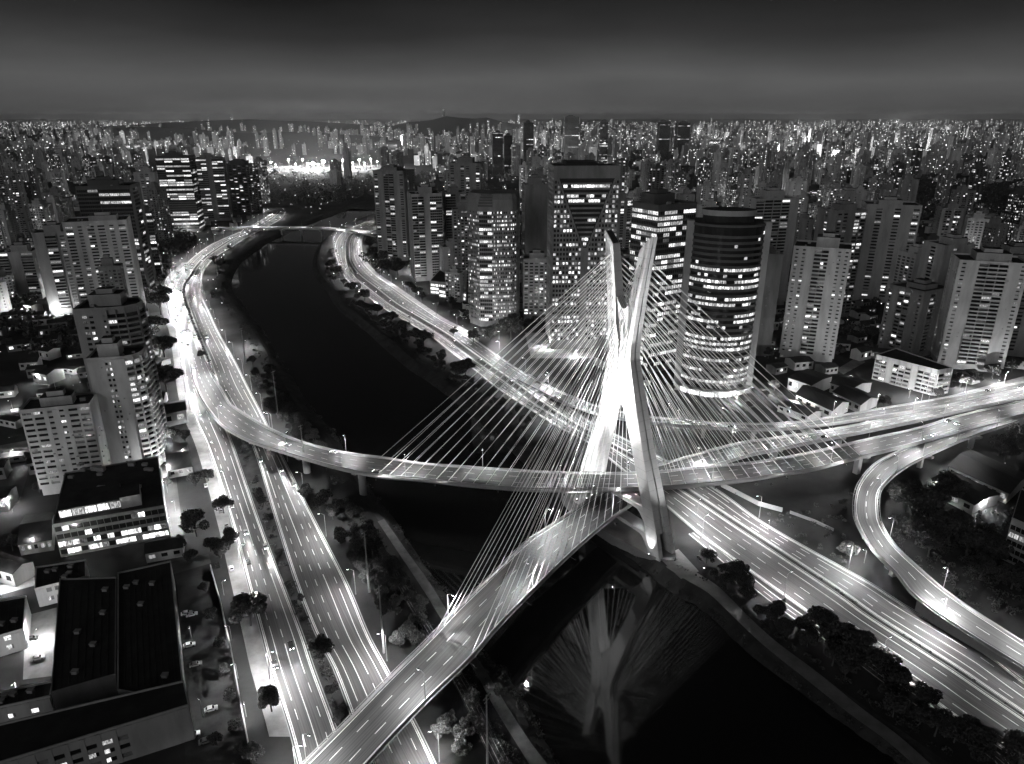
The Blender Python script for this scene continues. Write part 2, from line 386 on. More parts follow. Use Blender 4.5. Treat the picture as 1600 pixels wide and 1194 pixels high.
R0 = Road(*pairs([(1570, 1215, 1592, 1212), (1552, 1190, 1574, 1185), (1464, 1127, 1486, 1122), (1376, 1066, 1396, 1060), (1320, 1023, 1338, 1017), (1238, 967, 1255, 960), (1176, 920, 1192, 914), (1120, 872, 1135, 866), (1075, 835, 1088, 829)]))
AV = [(322, 566, 298, 570, .25), (334, 590, 303, 594, 1), (347, 610, 309, 612, 2), (358, 630, 319, 630, 3.5), (372, 641, 331, 647, 5), (401, 659, 349, 667, 7), (431, 675, 387, 688, 9.5), (460, 687, 434, 704, 11.5), (500, 699, 484, 719, 14), (551, 710, 541, 734, 16.5), (601, 716, 597, 744, 18.5), (651, 724, 650, 748, 19.5), (727, 730, 727, 757, 20.5), (800, 735, 800, 763, 21), (851, 738, 851, 765, 21.5), (920, 740, 920, 765, 22), (987, 740, 987, 764, 22), (1040, 737, 1040, 761, 22), (1080, 732, 1085, 758, 21.5), (1162, 725, 1170, 749, 20), (1211, 718, 1224, 740, 18.5), (1260, 709, 1276, 732, 17), (1309, 698, 1330, 718, 15.5), (1364, 685, 1382, 705, 14), (1432, 670, 1450, 688, 12.5), (1507, 648, 1524, 668, 11.6), (1600, 627, 1612, 645, 11), (1700, 602, 1712, 620, 10.5)]
DA = Road(*pairs(AV))
BV = [(430, 1240, 515, 1262, 10), (526, 1145, 590, 1176, 11.5), (612, 1057, 672, 1090, 12.5), (674, 996, 733, 1032, 13), (713, 954, 775, 983, 13), (768, 901, 830, 926, 13), (823, 848, 884, 873, 12.5), (871, 816, 925, 836, 12), (916, 785, 966, 803, 11.2), (950, 764, 998, 781, 10.5), (990, 742, 1030, 757, 10), (1030, 727, 1066, 741, 9.7), (1080, 713, 1118, 727, 9.4), (1145, 695, 1172, 711, 9.2), (1194, 687, 1216, 702, 9.2), (1250, 679, 1262, 692, 9.2), (1309, 670, 1318, 681, 9.2), (1394, 653, 1403, 664, 9.2), (1470, 637, 1480, 647, 9.2), (1600, 607, 1610, 618, 9.2), (1700, 584, 1712, 595, 9.2)]
DB = Road(*pairs(BV))
DV = Road(*pairs([(826, 586, 808, 594, .2), (850, 600, 838, 609, .6), (876, 613, 863, 622, 1.6), (904, 624, 896, 635, 3), (934, 636, 930, 646, 4.5), (970, 644, 968, 654, 6), (1017, 652, 1015, 661, 7.5), (1100, 660, 1100, 668, 8.5), (1178, 663, 1178, 671.5, 9), (1243, 660, 1246, 669, 9), (1300, 652, 1306, 662, 9), (1394, 636, 1402, 647, 9), (1470, 623, 1478, 634, 9), (1600, 597, 1608, 606.5, 9), (1700, 574, 1710, 583, 9)]))
DL = Road(*pairs([(1578, 653, 1590, 659, 11.3), (1507, 669, 1515, 684, 11.3), (1460, 684, 1470, 703, 11.2), (1413, 702, 1432, 721, 11), (1375, 721, 1405, 737, 10.8), (1351, 744, 1386, 753, 10.5), (1338, 768, 1373, 771, 10), (1335, 800, 1372, 800, 9.3), (1342, 824, 1377, 822, 8.8), (1364, 861, 1400, 856, 8), (1400, 896, 1436, 890, 7), (1426, 929, 1468, 918, 6.3), (1469, 962, 1512, 950, 5.5), (1527, 1000, 1566, 985, 4.5), (1600, 1045, 1632, 1028, 3.5), (1660, 1082, 1690, 1065, 2.5)]))
DX = Road(*pairs([(330, 356, 330, 358.5, 3), (362, 355.5, 362, 358, 7), (400, 354.5, 400, 357, 8), (460, 355, 460, 357.5, 8), (520, 356.5, 520, 359, 8), (545, 358, 543, 361, 7), (566, 361, 562, 364.5, 5), (590, 366, 586, 370, 2)]))
def med(name, ra, rb, la, lb, mat, dz=.02, i0=0, i1=None):
    A = ra.B if la else ra.A; B = rb.A if not lb else rb.B
    n = min(len(A), len(B)); mb = MB(); rows = [[A[i], B[i]] for i in range(i0, i1 or n)]
    ribbon(mb, rows, dz)
    return tag(mb.build(name, mat), kind='structure')
r_l1 = surface('road_left_inner', L1, M['asphalt']); markings(r_l1, L1, 4, extra=(1.3, -1.3))
r_l2 = surface('road_left_river', L2, M['asphalt']); markings(r_l2, L2, 5, extra=(-1.3, 1.3))
r_r1 = surface('road_right_river', R1, M['asphalt']); markings(r_r1, R1, 4, extra=(1.3, -1.3))
r_r2 = surface('road_right_inner', R2, M['asphalt']); markings(r_r2, R2, 4, extra=(-1.4, 1.3))
r_r0 = surface('service_road', R0, M['asphalt'], dz=.03); markings(r_r0, R0, 2)
med('median_left', L1, L2, 1, 0, M['bank'], .015)
med('median_right', R1, R2, 1, 0, M['bank'], .015)
def kerb(parent, rd, sides=(0, 1), w_=.35, h=.18):
    for sd in sides:
        mb = MB(); sg = -1 if sd == 0 else 1; rows = []
        for k in range(0, int(rd.len / 6) + 1):
            d = min(k * 6, rd.len)
            a = rd.at(d, sd, 0.001 * sg); b = rd.at(d, sd, w_ * sg)
            rows.append([a + Vector((0, 0, .02)), a + Vector((0, 0, h)), b + Vector((0, 0, h)), b])
        ribbon(mb, rows); mb.build('kerb', M['concrete'], parent)
for rd, o in ((L1, r_l1), (L2, r_l2), (R1, r_r1), (R2, r_r2)): kerb(o, rd)
# footways beside the roads
def strip(name, rd, side, o0, o1, mat, d0=0, d1=None, dz=.10, parent=None):
    d1 = rd.len if d1 is None else d1; mb = MB(); rows = []; sg = -1 if side == 0 else 1
    n = max(2, int((d1 - d0) / 8))
    for k in range(n + 1):
        d = d0 + (d1 - d0) * k / n; rows.append([rd.at(d, side, sg * o0), rd.at(d, side, sg * o1)])
    ribbon(mb, rows, dz); o = mb.build(name, mat, parent)
    if not parent: o['kind'] = 'structure'
    return o
strip('footway_left', L1, 0, .4, 7.0, M['pave'], 20, L1.len * .62)
strip('footway_right', R2, 1, .4, 5.0, M['pave'], R2.len * .40, R2.len * .9)
# river path on the right bank
RP = Road(*pairs([(1460, 1225, 1480, 1218), (1388, 1160, 1408, 1153), (1328, 1116, 1348, 1108), (1260, 1062, 1280, 1053), (1195, 1010, 1212, 1002), (1150, 968, 1166, 960), (1108, 928, 1124, 918), (1070, 905, 1086, 893), (1040, 886, 1058, 872)]))
surface('river_path', RP, M['pave'], dz=.05)
# railway / track on the left bank
TP = Road(*pairs([(850, 1230, 880, 1224), (812, 1170, 832, 1164), (772, 1105, 790, 1100), (745, 1055, 760, 1050), (700, 985, 714, 980), (660, 920, 674, 915), (620, 860, 632, 856), (590, 815, 600, 811)]))
surface('bank_path', TP, M['dirt'], dz=.05)
TR = Road(*pairs([(790, 1235, 820, 1228), (758, 1170, 784, 1163), (730, 1110, 753, 1103), (705, 1062, 726, 1055), (660, 985, 676, 980), (628, 930, 642, 925), (600, 880, 612, 876)]))
rt = surface('track_bed', TR, M['street'], dz=.04)
for k, off in enumerate((.12, .36, .64, .88)):
    mb = MB(); rows = []
    for d in frange(0, TR.len, 6):
        p = TR.at(d, off); rows.append([p + Vector((-.06, 0, .05)), p + Vector((-.06, 0, .22)), p + Vector((.06, 0, .22)), p + Vector((.06, 0, .05))])
    ribbon(mb, rows); mb.build('rail', M['metal'], rt)

# ------------------------------------------------------------------ cable-stayed bridge
bridge = empty('cable_stayed_bridge', (49.5, 300, 0))
tag(bridge, 'floodlit white cable-stayed bridge with X-shaped mast and two curved decks', 'bridge')
def local(o, parent): o.matrix_parent_inverse = Matrix.Translation(-Vector(parent.location)); return o
def deck(parent, rd, name, thick=2.2, mat=None, wing=.0, d0=0, d1=None, barrier=True, pipe=True, lanes=3, marks=True):
    d1 = rd.len if d1 is None else d1
    n = max(8, int((d1 - d0) / 5)); ds = [d0 + (d1 - d0) * k / n for k in range(n + 1)]
    mb = MB(); mb.uv = []; rows = []
    for d in ds:
        wd = rd.width(d)
        rows.append([rd.at(d, k / 4) for k in range(5)])
        for k in range(5): mb.uv.append((d, wd * k / 4))
    ribbon(mb, rows, 0)
    o = mb.build(name + '_surface', M['asphalt_deck'], parent); local(o, parent)
    mb = MB(); rows = []
    for d in ds:
        a = rd.at(d, 0); b = rd.at(d, 1); q = rd.at(d, 0, 1.6); r_ = rd.at(d, 1, -1.6); zt = min(thick, max(a.z - .02, .15))
        D = lambda p, z: Vector((p.x, p.y, p.z - z))
        rows.append([D(a, .03), D(a, zt * .5), D(q, zt), D(r_, zt), D(b, zt * .5), D(b, .03)])
    ribbon(mb, rows); g = mb.build(name + '_girder', mat or M['girder'], parent); local(g, parent)
    if barrier:
        for sd in (0, 1):
            sg = 1 if sd == 0 else -1; mb = MB(); rows = []
            for d in ds:
                a = rd.at(d, sd, 0); b = rd.at(d, sd, .45 * sg); c = rd.at(d, sd, .3 * sg)
                e_ = rd.at(d, sd, -.05 * sg)
                rows.append([Vector((e_.x, e_.y, e_.z - .2)), Vector((a.x, a.y, a.z + .95)), Vector((c.x, c.y, c.z + .95)), Vector((b.x, b.y, b.z + .02))])
            ribbon(mb, rows); local(mb.build('barrier', M['concrete'], parent), parent)
    if pipe:
        for sd in (0, 1):
            sg = -1 if sd == 0 else 1; mb = MB(); prev = None
            for k, d in enumerate(ds):
                p = rd.at(d, sd, .9 * sg); p = Vector((p.x, p.y, p.z + .35))
                if prev is not None: mb.tube(prev, p, .17, n=6, caps=False)
                q = rd.at(d, sd, 0)
                mb.tube(q, p, .08, n=4)
                prev = p
            local(mb.build('outer_rail', M['metal'], parent), parent)
    if marks:
        mb = MB(); line(mb, rd, 0, .28, d0, d1, off=1.0, dz=.035); line(mb, rd, 1, .28, d0, d1, off=-1.0, dz=.035)
        x = mb.build('edge_line', M['paint'], parent); x['kind'] = 'stuff'; local(x, parent)
        mb = MB()
        for k in range(1, lanes): line(mb, rd, k / lanes, .22, d0 + k * 2, d1, dash=(5, 6), dz=.035)
        if lanes > 1: x = mb.build('lane_dash', M['paint'], parent); x['kind'] = 'stuff'; local(x, parent)
    return o
deck(bridge, DA, 'upper_deck', 2.4, lanes=3)
deck(bridge, DB, 'lower_deck', 2.4, lanes=3)
def pier(parent, rd, d, r=1.7, cap=True, thick=2.4, square=False, g=0.0):
    p = rd.at(d); t = rd.dir(d); s = Vector((-t.y, t.x, 0)).normalized(); wd = rd.width(d)
    zt = p.z - thick
    if zt < 1.5: return
    mb = MB()
    if cap:
        pts = [p + s * a + t * b for a, b in ((-wd * .36, -1.3), (wd * .36, -1.3), (wd * .36, 1.3), (-wd * .36, 1.3))]
        mb.loft([[(q.x * .35 + p.x * .65, q.y * .35 + p.y * .65, zt - 2.2) for q in pts], [(q.x, q.y, zt - .9) for q in pts], [(q.x, q.y, zt + .1) for q in pts]])
    n = 4 if square else 14
    ring = lambda z, r_: [(p.x + (s.x * math.cos(a) + t.x * math.sin(a)) * r_, p.y + (s.y * math.cos(a) + t.y * math.sin(a)) * r_, z) for a in [2 * math.pi * (k + .5) / n for k in range(n)]]
    mb.loft([ring(g - 2, r), ring(zt - .8, r)])
    local(mb.build('pier', M['concrete'], parent, smooth=False), parent)
def near_d(rd, u, v):
    """distance along road whose image is nearest the pixel"""
    best = min(range(len(rd.C)), key=lambda i: (PX(rd.C[i])[0] - u) ** 2 + (PX(rd.C[i])[1] - v) ** 2)
    return rd.L[best]
for u, v in ((390, 675), (473, 706), (560, 726)): pier(bridge, DA, near_d(DA, u, v), 2.0)
for u, v in ((1345, 702), (1440, 680)): pier(bridge, DA, near_d(DA, u, v), 2.0, square=True)
for u, v in ((715, 1015), (560, 1160)): pier(bridge, DB, near_d(DB, u, v), 2.0)
for u, v in ((1100, 718), (1210, 694), (1310, 676)): pier(bridge, DB, near_d(DB, u, v), 1.6)

# mast: (s, z) profile in the plane of the X; near side is +s
MC = Vector((49.5, 300, 0)); ME = Vector((.556, -.831, 0)); MT = Vector((.831, .556, 0))
def lerpt(tab, z):
    for (a, x), (b, y) in zip(tab, tab[1:]):
        if z <= b: return x + (y - x) * (z - a) / (b - a)
    return tab[-1][1]
S_OUT = [(0, 36.2), (20, 29.6), (47, 19.4), (70, 12.0), (85, 7.6), (92, 7.5), (111, 9.8), (139, 14.0)]
S_IN = [(0, 28.5), (20, 22.8), (47, 12.2), (62, 5.6), (68, .4), (84, .2), (92, .6), (100, 3.0), (111, 4.4), (139, 9.2)]
HT = [(0, 4.9), (20, 4.3), (47, 3.6), (87, 2.9), (139, 1.9)]
S_OUT_F = [(0, 26.0), (22, 19.4), (52, 11.4), (70, 8.6), (85, 7.4), (92, 7.5), (111, 9.8), (139, 14.0)]
S_IN_F = [(0, 17.5), (22, 12.2), (52, 5.2), (62, 3.0), (68, .4), (84, .2), (92, .6), (100, 3.0), (111, 4.4), (139, 9.2)]
def mp_(s, t, z): return MC + ME * s + MT * t + Vector((0, 0, z))
ZS = [10.5, 15, 20, 30, 40, 47, 55, 62, 68, 74, 80, 85, 88, 92, 96, 100, 106, 111, 118, 125, 132]
SN, SI_N = S_OUT, S_IN
for sg, nm in ((1, 'near_leg'), (-1, 'far_leg')):
    S_OUT, S_IN = (SN, SI_N) if sg > 0 else (S_OUT_F, S_IN_F)
    mb = MB(); rings = []
    for z in ZS:
        so_, si, h = lerpt(S_OUT, z), lerpt(S_IN, z), lerpt(HT, z)
        g_, dg = h * .17, .7
        rings.append([mp_(sg * a, b, z) for a, b in ((si, -h), (so_, -h), (so_, -g_), (so_ - dg, -g_), (so_ - dg, g_), (so_, g_), (so_, h), (si, h))])
    so_, si, h = lerpt(S_OUT, 139), lerpt(S_IN, 133), lerpt(HT, 139)
    g_ = h * .17
    rings.append([mp_(sg * a, b, z) for a, b, z in ((si, -h, 133.2), (so_, -h, 139), (so_, -g_, 139), (so_ - .7, -g_, 138.2), (so_ - .7, g_, 138.2), (so_, g_, 139), (so_, h, 139), (si, h, 133.2))])
    mb.loft(rings)
    local(mb.build(nm, M['mast'], bridge), bridge)
    # foot with its passage
    mb = MB()
    for tt in (-1, 1):
        ring = lambda z: [mp_(sg * a, tt * b, z) for a, b in ((lerpt(S_IN, z), lerpt(HT, z) * .55), (lerpt(S_OUT, z), lerpt(HT, z) * .55), (lerpt(S_OUT, z), lerpt(HT, z)), (lerpt(S_IN, z), lerpt(HT, z)))]
        mb.loft([ring(-1.5), ring(5), ring(10.5)])
    mb.loft([[mp_(sg * (lerpt(S_IN, z) + .3), b, z) for b in (-2.9, 2.9)] + [mp_(sg * (lerpt(S_IN, z) + 1.8), b, z) for b in (2.9, -2.9)] for z in (-1.5, 10.5)])
    zz_ = 10.5; 
    for k in range(5):
        x = 2.6 * (1 - k / 4)
    local(mb.build('foot_wall', M['mast'], bridge), bridge)
    # dark roof cap
    mb = MB(); so_, si, h = lerpt(S_OUT, 139), lerpt(S_IN, 133), lerpt(HT, 139)
    mb.face([mp_(sg * (si + .25), -h + .25, 133.6), mp_(sg * (si + .25), h - .25, 133.6), mp_(sg * (so_ - .9), h - .25, 138.35), mp_(sg * (so_ - .9), -h + .25, 138.35)])
    local(mb.build('top_cap', M['dark_metal'], bridge), bridge)
    # anchor slots on the river face and the land face
    for tt in (-1, 1):
        for lane in (0, 1):
            for k in range(18):
                z = 84 + k * 2.65; h = lerpt(HT, z); so_, si = lerpt(S_OUT, z), lerpt(S_IN, z)
                if si < 2 and k < 3: pass
                s_ = si + (so_ - si) * (.34 + .22 * lane); mb = MB()
                c = mp_(sg * s_, tt * (h + .015), z)
                mb.face([c + ME * a * .2 + Vector((0, 0, b)) for a, b in ((-1, -.75), (1, -.75), (1, .75), (-1, .75))])
                if k % 2 == 0: local(mb.build('anchor_slot', M['dark_metal'], bridge), bridge)
S_OUT, S_IN = SN, SI_N
# webs between arms and legs
mb = MB()
top = [(s, 111 - 4.5 * math.sin(math.pi * (s + 4.4) / 8.8)) for s in [-4.4 + 8.8 * k / 10 for k in range(11)]]
poly_ = [(-2, 92), (2, 92)] + [(4.2, 108)] + list(reversed(top)) + [(-4.2, 108)]
for tt in (1,):
    h = 1.5
    mb.loft([[mp_(s, -h, z) for s, z in poly_], [mp_(s, h, z) for s, z in poly_]])
local(mb.build('upper_web', M['mast'], bridge), bridge)
def crossbeam(z0, z1, hw, nm, ext):
    """beam between the legs with rounded haunches at the legs"""
    mb = MB(); si = lambda z: lerpt(S_IN, z)
    low = []; n = 10
    L_ = si(z0) + .6
    for k in range(n + 1):       # haunch curve on the near side
        t = k / n; low.append((L_ - 7 * (1 - math.cos(t * math.pi / 2)) if 0 else L_ - 7 * t, z0 - 7 * (1 - math.sin(t * math.pi / 2))))
    prof = [(si(z1) + .6, z1)] + [(s, z) for s, z in low] + [(-s * lerpt(S_IN_F, z0) / si(z0), z) for s, z in reversed(low)] + [(-lerpt(S_IN_F, z1) - .6, z1)]
    mb.loft([[mp_(s, -hw, z) for s, z in prof], [mp_(s, hw, z) for s, z in prof]])
    local(mb.build(nm, M['mast'], bridge), bridge)
crossbeam(16.8, 19.0, 3.0, 'upper_crossbeam', 0); crossbeam(5.6, 7.4, 3.4, 'lower_crossbeam', 0)
mb = MB()
ring = [(mp_(40 * math.cos(a), 9.5 * math.sin(a), 0)) for a in [2 * math.pi * k / 28 for k in range(28)]]
mb.prism([(p.x, p.y) for p in ring], -5.6, .35)
local(mb.build('plinth', M['concrete'], bridge), bridge)

# stays: far arm carries upper deck left + lower deck right, near arm the others
def stays(rd, dm, sign, arm, first, last, n=18):
    for k in range(n):
        t = k / (n - 1); d = dm + sign * (first + (last - first) * t)
        z = 86 + t * 43; s_ = arm * (lerpt(S_IN, z) * .55 + lerpt(S_OUT, z) * .45); tt = -1 if sign * 1 < 0 else 1
        for sd in (0, 1):
            a = rd.at(d, sd, .35 if sd == 0 else -.35); a = Vector((a.x, a.y, a.z - .3))
            b = mp_(s_ + (.5 if sd else -.5), tt * (lerpt(HT, z) - .2), z)
            mb = MB(); dv = b - a
            pr = a; q = 4
            for j in range(1, q + 1):
                f = j / q; p = a + dv * f; p = Vector((p.x, p.y, p.z - dv.length * .004 * 4 * f * (1 - f)))
                mb.tube(pr, p, .115, n=5, caps=False); pr = p
            local(mb.build('stay_cable', M['cable'], bridge), bridge)
            mb = MB(); mb.tube(a, a + dv.normalized() * 1.6, .2, n=6)
            local(mb.build('anchor_pipe', M['cable'], bridge), bridge)
dmA = near_d(DA, 985, 752); dmB = near_d(DB, 990, 755)
eA = dmA - near_d(DA, 590, 728); eA2 = near_d(DA, 1335, 702) - dmA
eB = dmB - near_d(DB, 700, 1012); eB2 = near_d(DB, 1285, 680) - dmB
stays(DA, dmA, -1, -1, 20, eA); stays(DB, dmB, 1, -1, 20, eB2)
stays(DB, dmB, -1, 1, 20, eB); stays(DA, dmA, 1, 1, 20, eA2)

# other viaducts
via = empty('viaduct', DV.at(DV.len * .45) * 1); via.location.z = 0
tag(via, 'curved concrete viaduct passing behind the floodlit bridge mast', 'viaduct')
deck(via, DV, 'deck', 1.9, lanes=2, d0=0)
for u, v in ((1093, 664), (1000, 656), (1180, 667), (1262, 662), (1350, 648)): pier(via, DV, near_d(DV, u, v), 1.4, square=True)
loop = empty('loop_ramp', DL.at(DL.len * .5)); loop.location.z = 0
tag(loop, 'hairpin concrete ramp curling down beside the dark trees', 'ramp')
deck(loop, DL, 'deck', 1.8, lanes=2)
for u, v in ((1445, 712), (1520, 675), (1365, 760), (1358, 815), (1400, 880)): pier(loop, DL, near_d(DL, u, v), 1.5, square=True)
mb = MB(); rows = []
d0_ = near_d(DL, 1445, 940)
for k in range(21):
    d = d0_ + (DL.len - d0_) * k / 20; a = DL.at(d, 0, .6); rows.append([Vector((a.x, a.y, -.3)), Vector((a.x, a.y, a.z - 1.2))])
ribbon(mb, rows); local(mb.build('retaining_wall', M['concrete'], loop), loop)
fb = empty('river_bridge', DX.at(DX.len * .5)); fb.location.z = 0
tag(fb, 'low road bridge over the river where it bends far off', 'bridge')
deck(fb, DX, 'deck', 1.6, lanes=2, pipe=False)
for u in (438, 470, 505): pier(fb, DX, near_d(DX, u, 356), 1.6, g=-4)

# ------------------------------------------------------------------ where things may stand
OCC = []      # (x, y, radius) of what is already placed
ROADS = (L1, L2, R1, R2, R0, DA, DB, DV, DL, DX)
RPTS = [(p.x, p.y, (a - b).length / 2) for rd in ROADS for p, a, b in zip(rd.C[::2], rd.A[::2], rd.B[::2])]
riv2 = [(p.x, p.y) for p in bt_l[::2]] + [(p.x, p.y) for p in reversed(bt_r[::2])]
def in_poly(x, y, pg):
    c = False; j = len(pg) - 1
    for i in range(len(pg)):
        xi, yi = pg[i]; xj, yj = pg[j]
        if (yi > y) != (yj > y) and x < (xj - xi) * (y - yi) / (yj - yi) + xi: c = not c
        j = i
    return c
def free(x, y, r, road=6.0, others=True):
    for a, b, h in RPTS:
        if abs(a - x) < r + h + road and abs(b - y) < r + h + road and (a - x) ** 2 + (b - y) ** 2 < (r + h + road) ** 2: return False
    if others:
        for a, b, q in OCC:
            if (a - x) ** 2 + (b - y) ** 2 < (r + q) ** 2: return False
    for k in range(5):
        t = k * 1.2566
        if in_poly(x + math.cos(t) * (r + 4), y + math.sin(t) * (r + 4), riv2): return False
    return True
def left_of_river(x, y):
    best = min(bt_l, key=lambda p: abs(p.y - y) + .2 * abs(p.x - x)); return x < best.x
def zone(p):
    u, v = PX(p)
    if left_of_river(p[0], p[1]) and u < 560:
        return 'on the left bank' if p[1] < 900 else 'near the river bend'
    if u < 722: return 'left of the notched tower'
    if u < 856: return 'behind the notched tower'
    if u < 1062: return 'behind the bridge mast'
    if u < 1240: return 'behind the round tower'
    return 'right of the round tower'

# ------------------------------------------------------------------ towers
def facade(W, L, p0, ux, uy, width, z0, z1, pat, fh, rn, lit, proud=.35, dark=None):
    nb = len(pat); b_ = width / nb; nf = max(1, int((z1 - z0) / fh)); i = 0
    while i < nb:
        c = pat[i]; j = i
        while j < nb and pat[j] == c: j += 1
        s0, s1 = i * b_, j * b_
        if c == '#': W.obox(p0, ux, uy, s0, s1, 0, proud, z0, z1)
        else:
            sp = {'g': .36, 'w': .5, 's': .62, 'b': .34, 'v': .16, 'W': .54}[c]; pf = {'g': .04, 'w': .17, 's': .3, 'b': .05, 'v': .25, 'W': .1}[c]
            for f in range(nf + 1):
                za = z0 + f * fh
                zb = min(za + fh * sp, z1) if f < nf else z1
                if zb <= za + .02: continue
                if c == 'b' and f < nf: W.obox(p0, ux, uy, s0 + .12, s1 - .12, 0, 1.35, za, zb)
                else: W.obox(p0, ux, uy, s0, s1, 0, proud - .08, za, zb)
            if c in 'wsvW':
                for k in range(i, j + 1):
                    a = k * b_ - (pf * b_ if k > i else 0); e2 = k * b_ + (pf * b_ if k < j else 0)
                    W.obox(p0, ux, uy, a, e2, 0, proud, z0, z1)
            elif c == 'g':
                nm = max(1, int(b_ / 1.8))
                for k in range(i * nm, j * nm + 1): W.obox(p0, ux, uy, k * b_ / nm - .09, k * b_ / nm + .09, .05, proud - .14, z0, z1)
            elif c == 'b':
                for k in range(i, j + 1): W.obox(p0, ux, uy, k * b_ - .12, k * b_ + .12, 0, 1.2, z0, z1)
            for f in range(nf):
                za = z0 + f * fh + fh * sp; zb = z0 + (f + 1) * fh
                fl = rn.random(); pl = lit
                if c == 'g': pl = .82 if fl < lit else lit * .22
                else: pl = lit * (.5, 1.1, 1.5, 2.4)[int(fl * 4)]
                k = i
                while k < j:
                    m = 1
                    if rn.random() < pl:
                        dim = rn.random() < (.2 if c == 'g' else .38)
                        a = (k + pf) * b_; e2 = (k + m - pf) * b_
                        if c != 'g' and rn.random() < .4: e2 = a + (e2 - a) * rn.uniform(.4, .8)
                        q = [(p0[0] + ux[0] * s + uy[0] * .04, p0[1] + ux[1] * s + uy[1] * .04, z) for s, z in ((a, za), (e2, za), (e2, zb), (a, zb))]
                        L.append((q, 1 if dim else 0))
                    elif c != 'g' and rn.random() < .22:
                        a = (k + pf) * b_; e2 = (k + m - pf) * b_; zc = za + (zb - za) * rn.choice((0, .3, .5))
                        L.append(([(p0[0] + ux[0] * s + uy[0] * .04, p0[1] + ux[1] * s + uy[1] * .04, z) for s, z in ((a, zc), (e2, zc), (e2, zb), (a, zb))], 2))
                    elif dark is not None:
                        a = (k + pf) * b_; e2 = (k + m - pf) * b_
                        dark.append([(p0[0] + ux[0] * s + uy[0] * .03, p0[1] + ux[1] * s + uy[1] * .03, z) for s, z in ((a, za), (e2, za), (e2, zb), (a, zb))])
                    k += m
        i = j
def tower(name, label, cat, x, y, poly, h, rz, pats, fh=3.1, wall='pale_w', lit=.14, z0=0.0, seed=None, group=None, litmat='lit', lift=True, base=True, indiv=False, parapet=1.2, zlab=None, crown=None, roofstuff=True, corewall=False):
    rn = random.Random(seed if seed is not None else rng.random())
    root = empty(name, (x, y, 0), rz); tag(root, None, cat, group)
    if zlab is None: root['label'] = label
    else: later(root, (x, y, h * .5), label, zlab)
    W = MB(); L = []; dark = [] if indiv else None; n = len(poly)
    zb = z0 + (4.5 if base else 0)
    if base:      # taller ground floor, set back a little
        W.prism([(p[0] * .97, p[1] * .97) for p in poly], z0 - 1, zb - .6, 0)
        W.prism([(p[0] * 1.02, p[1] * 1.02) for p in poly], zb - .6, zb, 0)
    for k in range(n):
        a, b = poly[k], poly[(k + 1) % n]; dx, dy = b[0] - a[0], b[1] - a[1]; l = math.hypot(dx, dy)
        if l < .5 or pats[k % len(pats)] is None: continue
        ux = (dx / l, dy / l); facade(W, L, a, ux, (ux[1], -ux[0]), l, zb, h, pats[k % len(pats)], fh, rn, lit, dark=dark)
    K = MB(); K.prism(poly, zb - .5, h - .05); K.build('glazing', M['grey_w'] if corewall else M['glass'], root)
    W.build('facade', M[wall], root)
    T = MB(); T.prism([(p[0] * 1.012, p[1] * 1.012) for p in poly], h, h + .35, 0, 1)
    for k in range(n):
        a, b = poly[k], poly[(k + 1) % n]; dx, dy = b[0] - a[0], b[1] - a[1]; l = math.hypot(dx, dy)
        if l < .5: continue
        ux = (dx / l, dy / l); T.obox(a, ux, (ux[1], -ux[0]), -.34, l + .34, .0, .34, h + .35, h + .35 + parapet)
    roof = T.build('roof', [M[wall], M['roof']], root)
    xs = [p[0] for p in poly]; ys = [p[1] for p in poly]; wx = max(xs) - min(xs); wy = max(ys) - min(ys)
    cxm = (max(xs) + min(xs)) / 2; cym = (max(ys) + min(ys)) / 2
    if lift:
        G = MB(); a = wx * rn.uniform(.2, .3); b = wy * rn.uniform(.2, .3); ox = cxm + wx * rn.uniform(-.12, .12); oy = cym + wy * rn.uniform(-.12, .15); hh = rn.uniform(4, 8.5)
        G.box(ox - a, ox + a, oy - b, oy + b, h + .3, h + hh, 0, mt=1)
        G.box(ox - a * .55, ox + a * .5, oy - b * .6, oy + b * .55, h + hh, h + hh + 2.6, 0, mt=1)
        G.build('lift_house', [M[wall], M['roof']], root)
        if roofstuff:
            q = MB()
            for _ in range(3):
                px, py = rn.uniform(min(xs) * .75, max(xs) * .75), rn.uniform(min(ys) * .75, max(ys) * .75); s = rn.uniform(.6, 1.5)
                q.box(px - s, px + s, py - s * .7, py + s * .7, h + .3, h + .3 + s * 1.4)
            q.tube((ox, oy, h + hh), (ox, oy, h + hh + rn.uniform(4, 9)), .12, .05, 5)
            q.build('roof_plant', M['metal'], roof)['kind'] = 'stuff'
    if base and y < 640 and h > 30:
        q = MB()
        for _ in range(46):
            k = rn.randrange(n); a, b = poly[k], poly[(k + 1) % n]; f = rn.uniform(.08, .92); l = math.hypot(b[0] - a[0], b[1] - a[1])
            if l < 4: continue
            ux = ((b[0] - a[0]) / l, (b[1] - a[1]) / l); zq = zb + int(rn.uniform(1, (h - zb) / fh - 1)) * fh + .25
            q.obox(a, ux, (ux[1], -ux[0]), f * l - .4, f * l + .4, .36, .85, zq, zq + .65)
        tag(q.build('air_conditioner', M['metal'], root), kind='stuff')
    if indiv:
        cnt = 0
        for q, m in L[:300]:
            b = MB(); b.face(q); b.build('blind' if m == 2 else 'lit_window', [M[litmat], M['lit_dim'], M['blind']][m], root); cnt += 1
        for q in dark[:max(0, 300 - cnt)]:
            b = MB(); b.face(q); b.build('window', M['glass'], root)
    elif L:
        b = MB(); b2 = MB()
        for q, m in L: (b2 if m == 2 else b).face(q, m % 2)
        if b.f: tag(b.build('lit_window', [M[litmat], M['lit_dim']], root), kind='stuff')
        if b2.f: tag(b2.build('blind', M['blind'], root), kind='stuff')
    OCC.append((x, y, max(wx, wy) * .56))
    return root
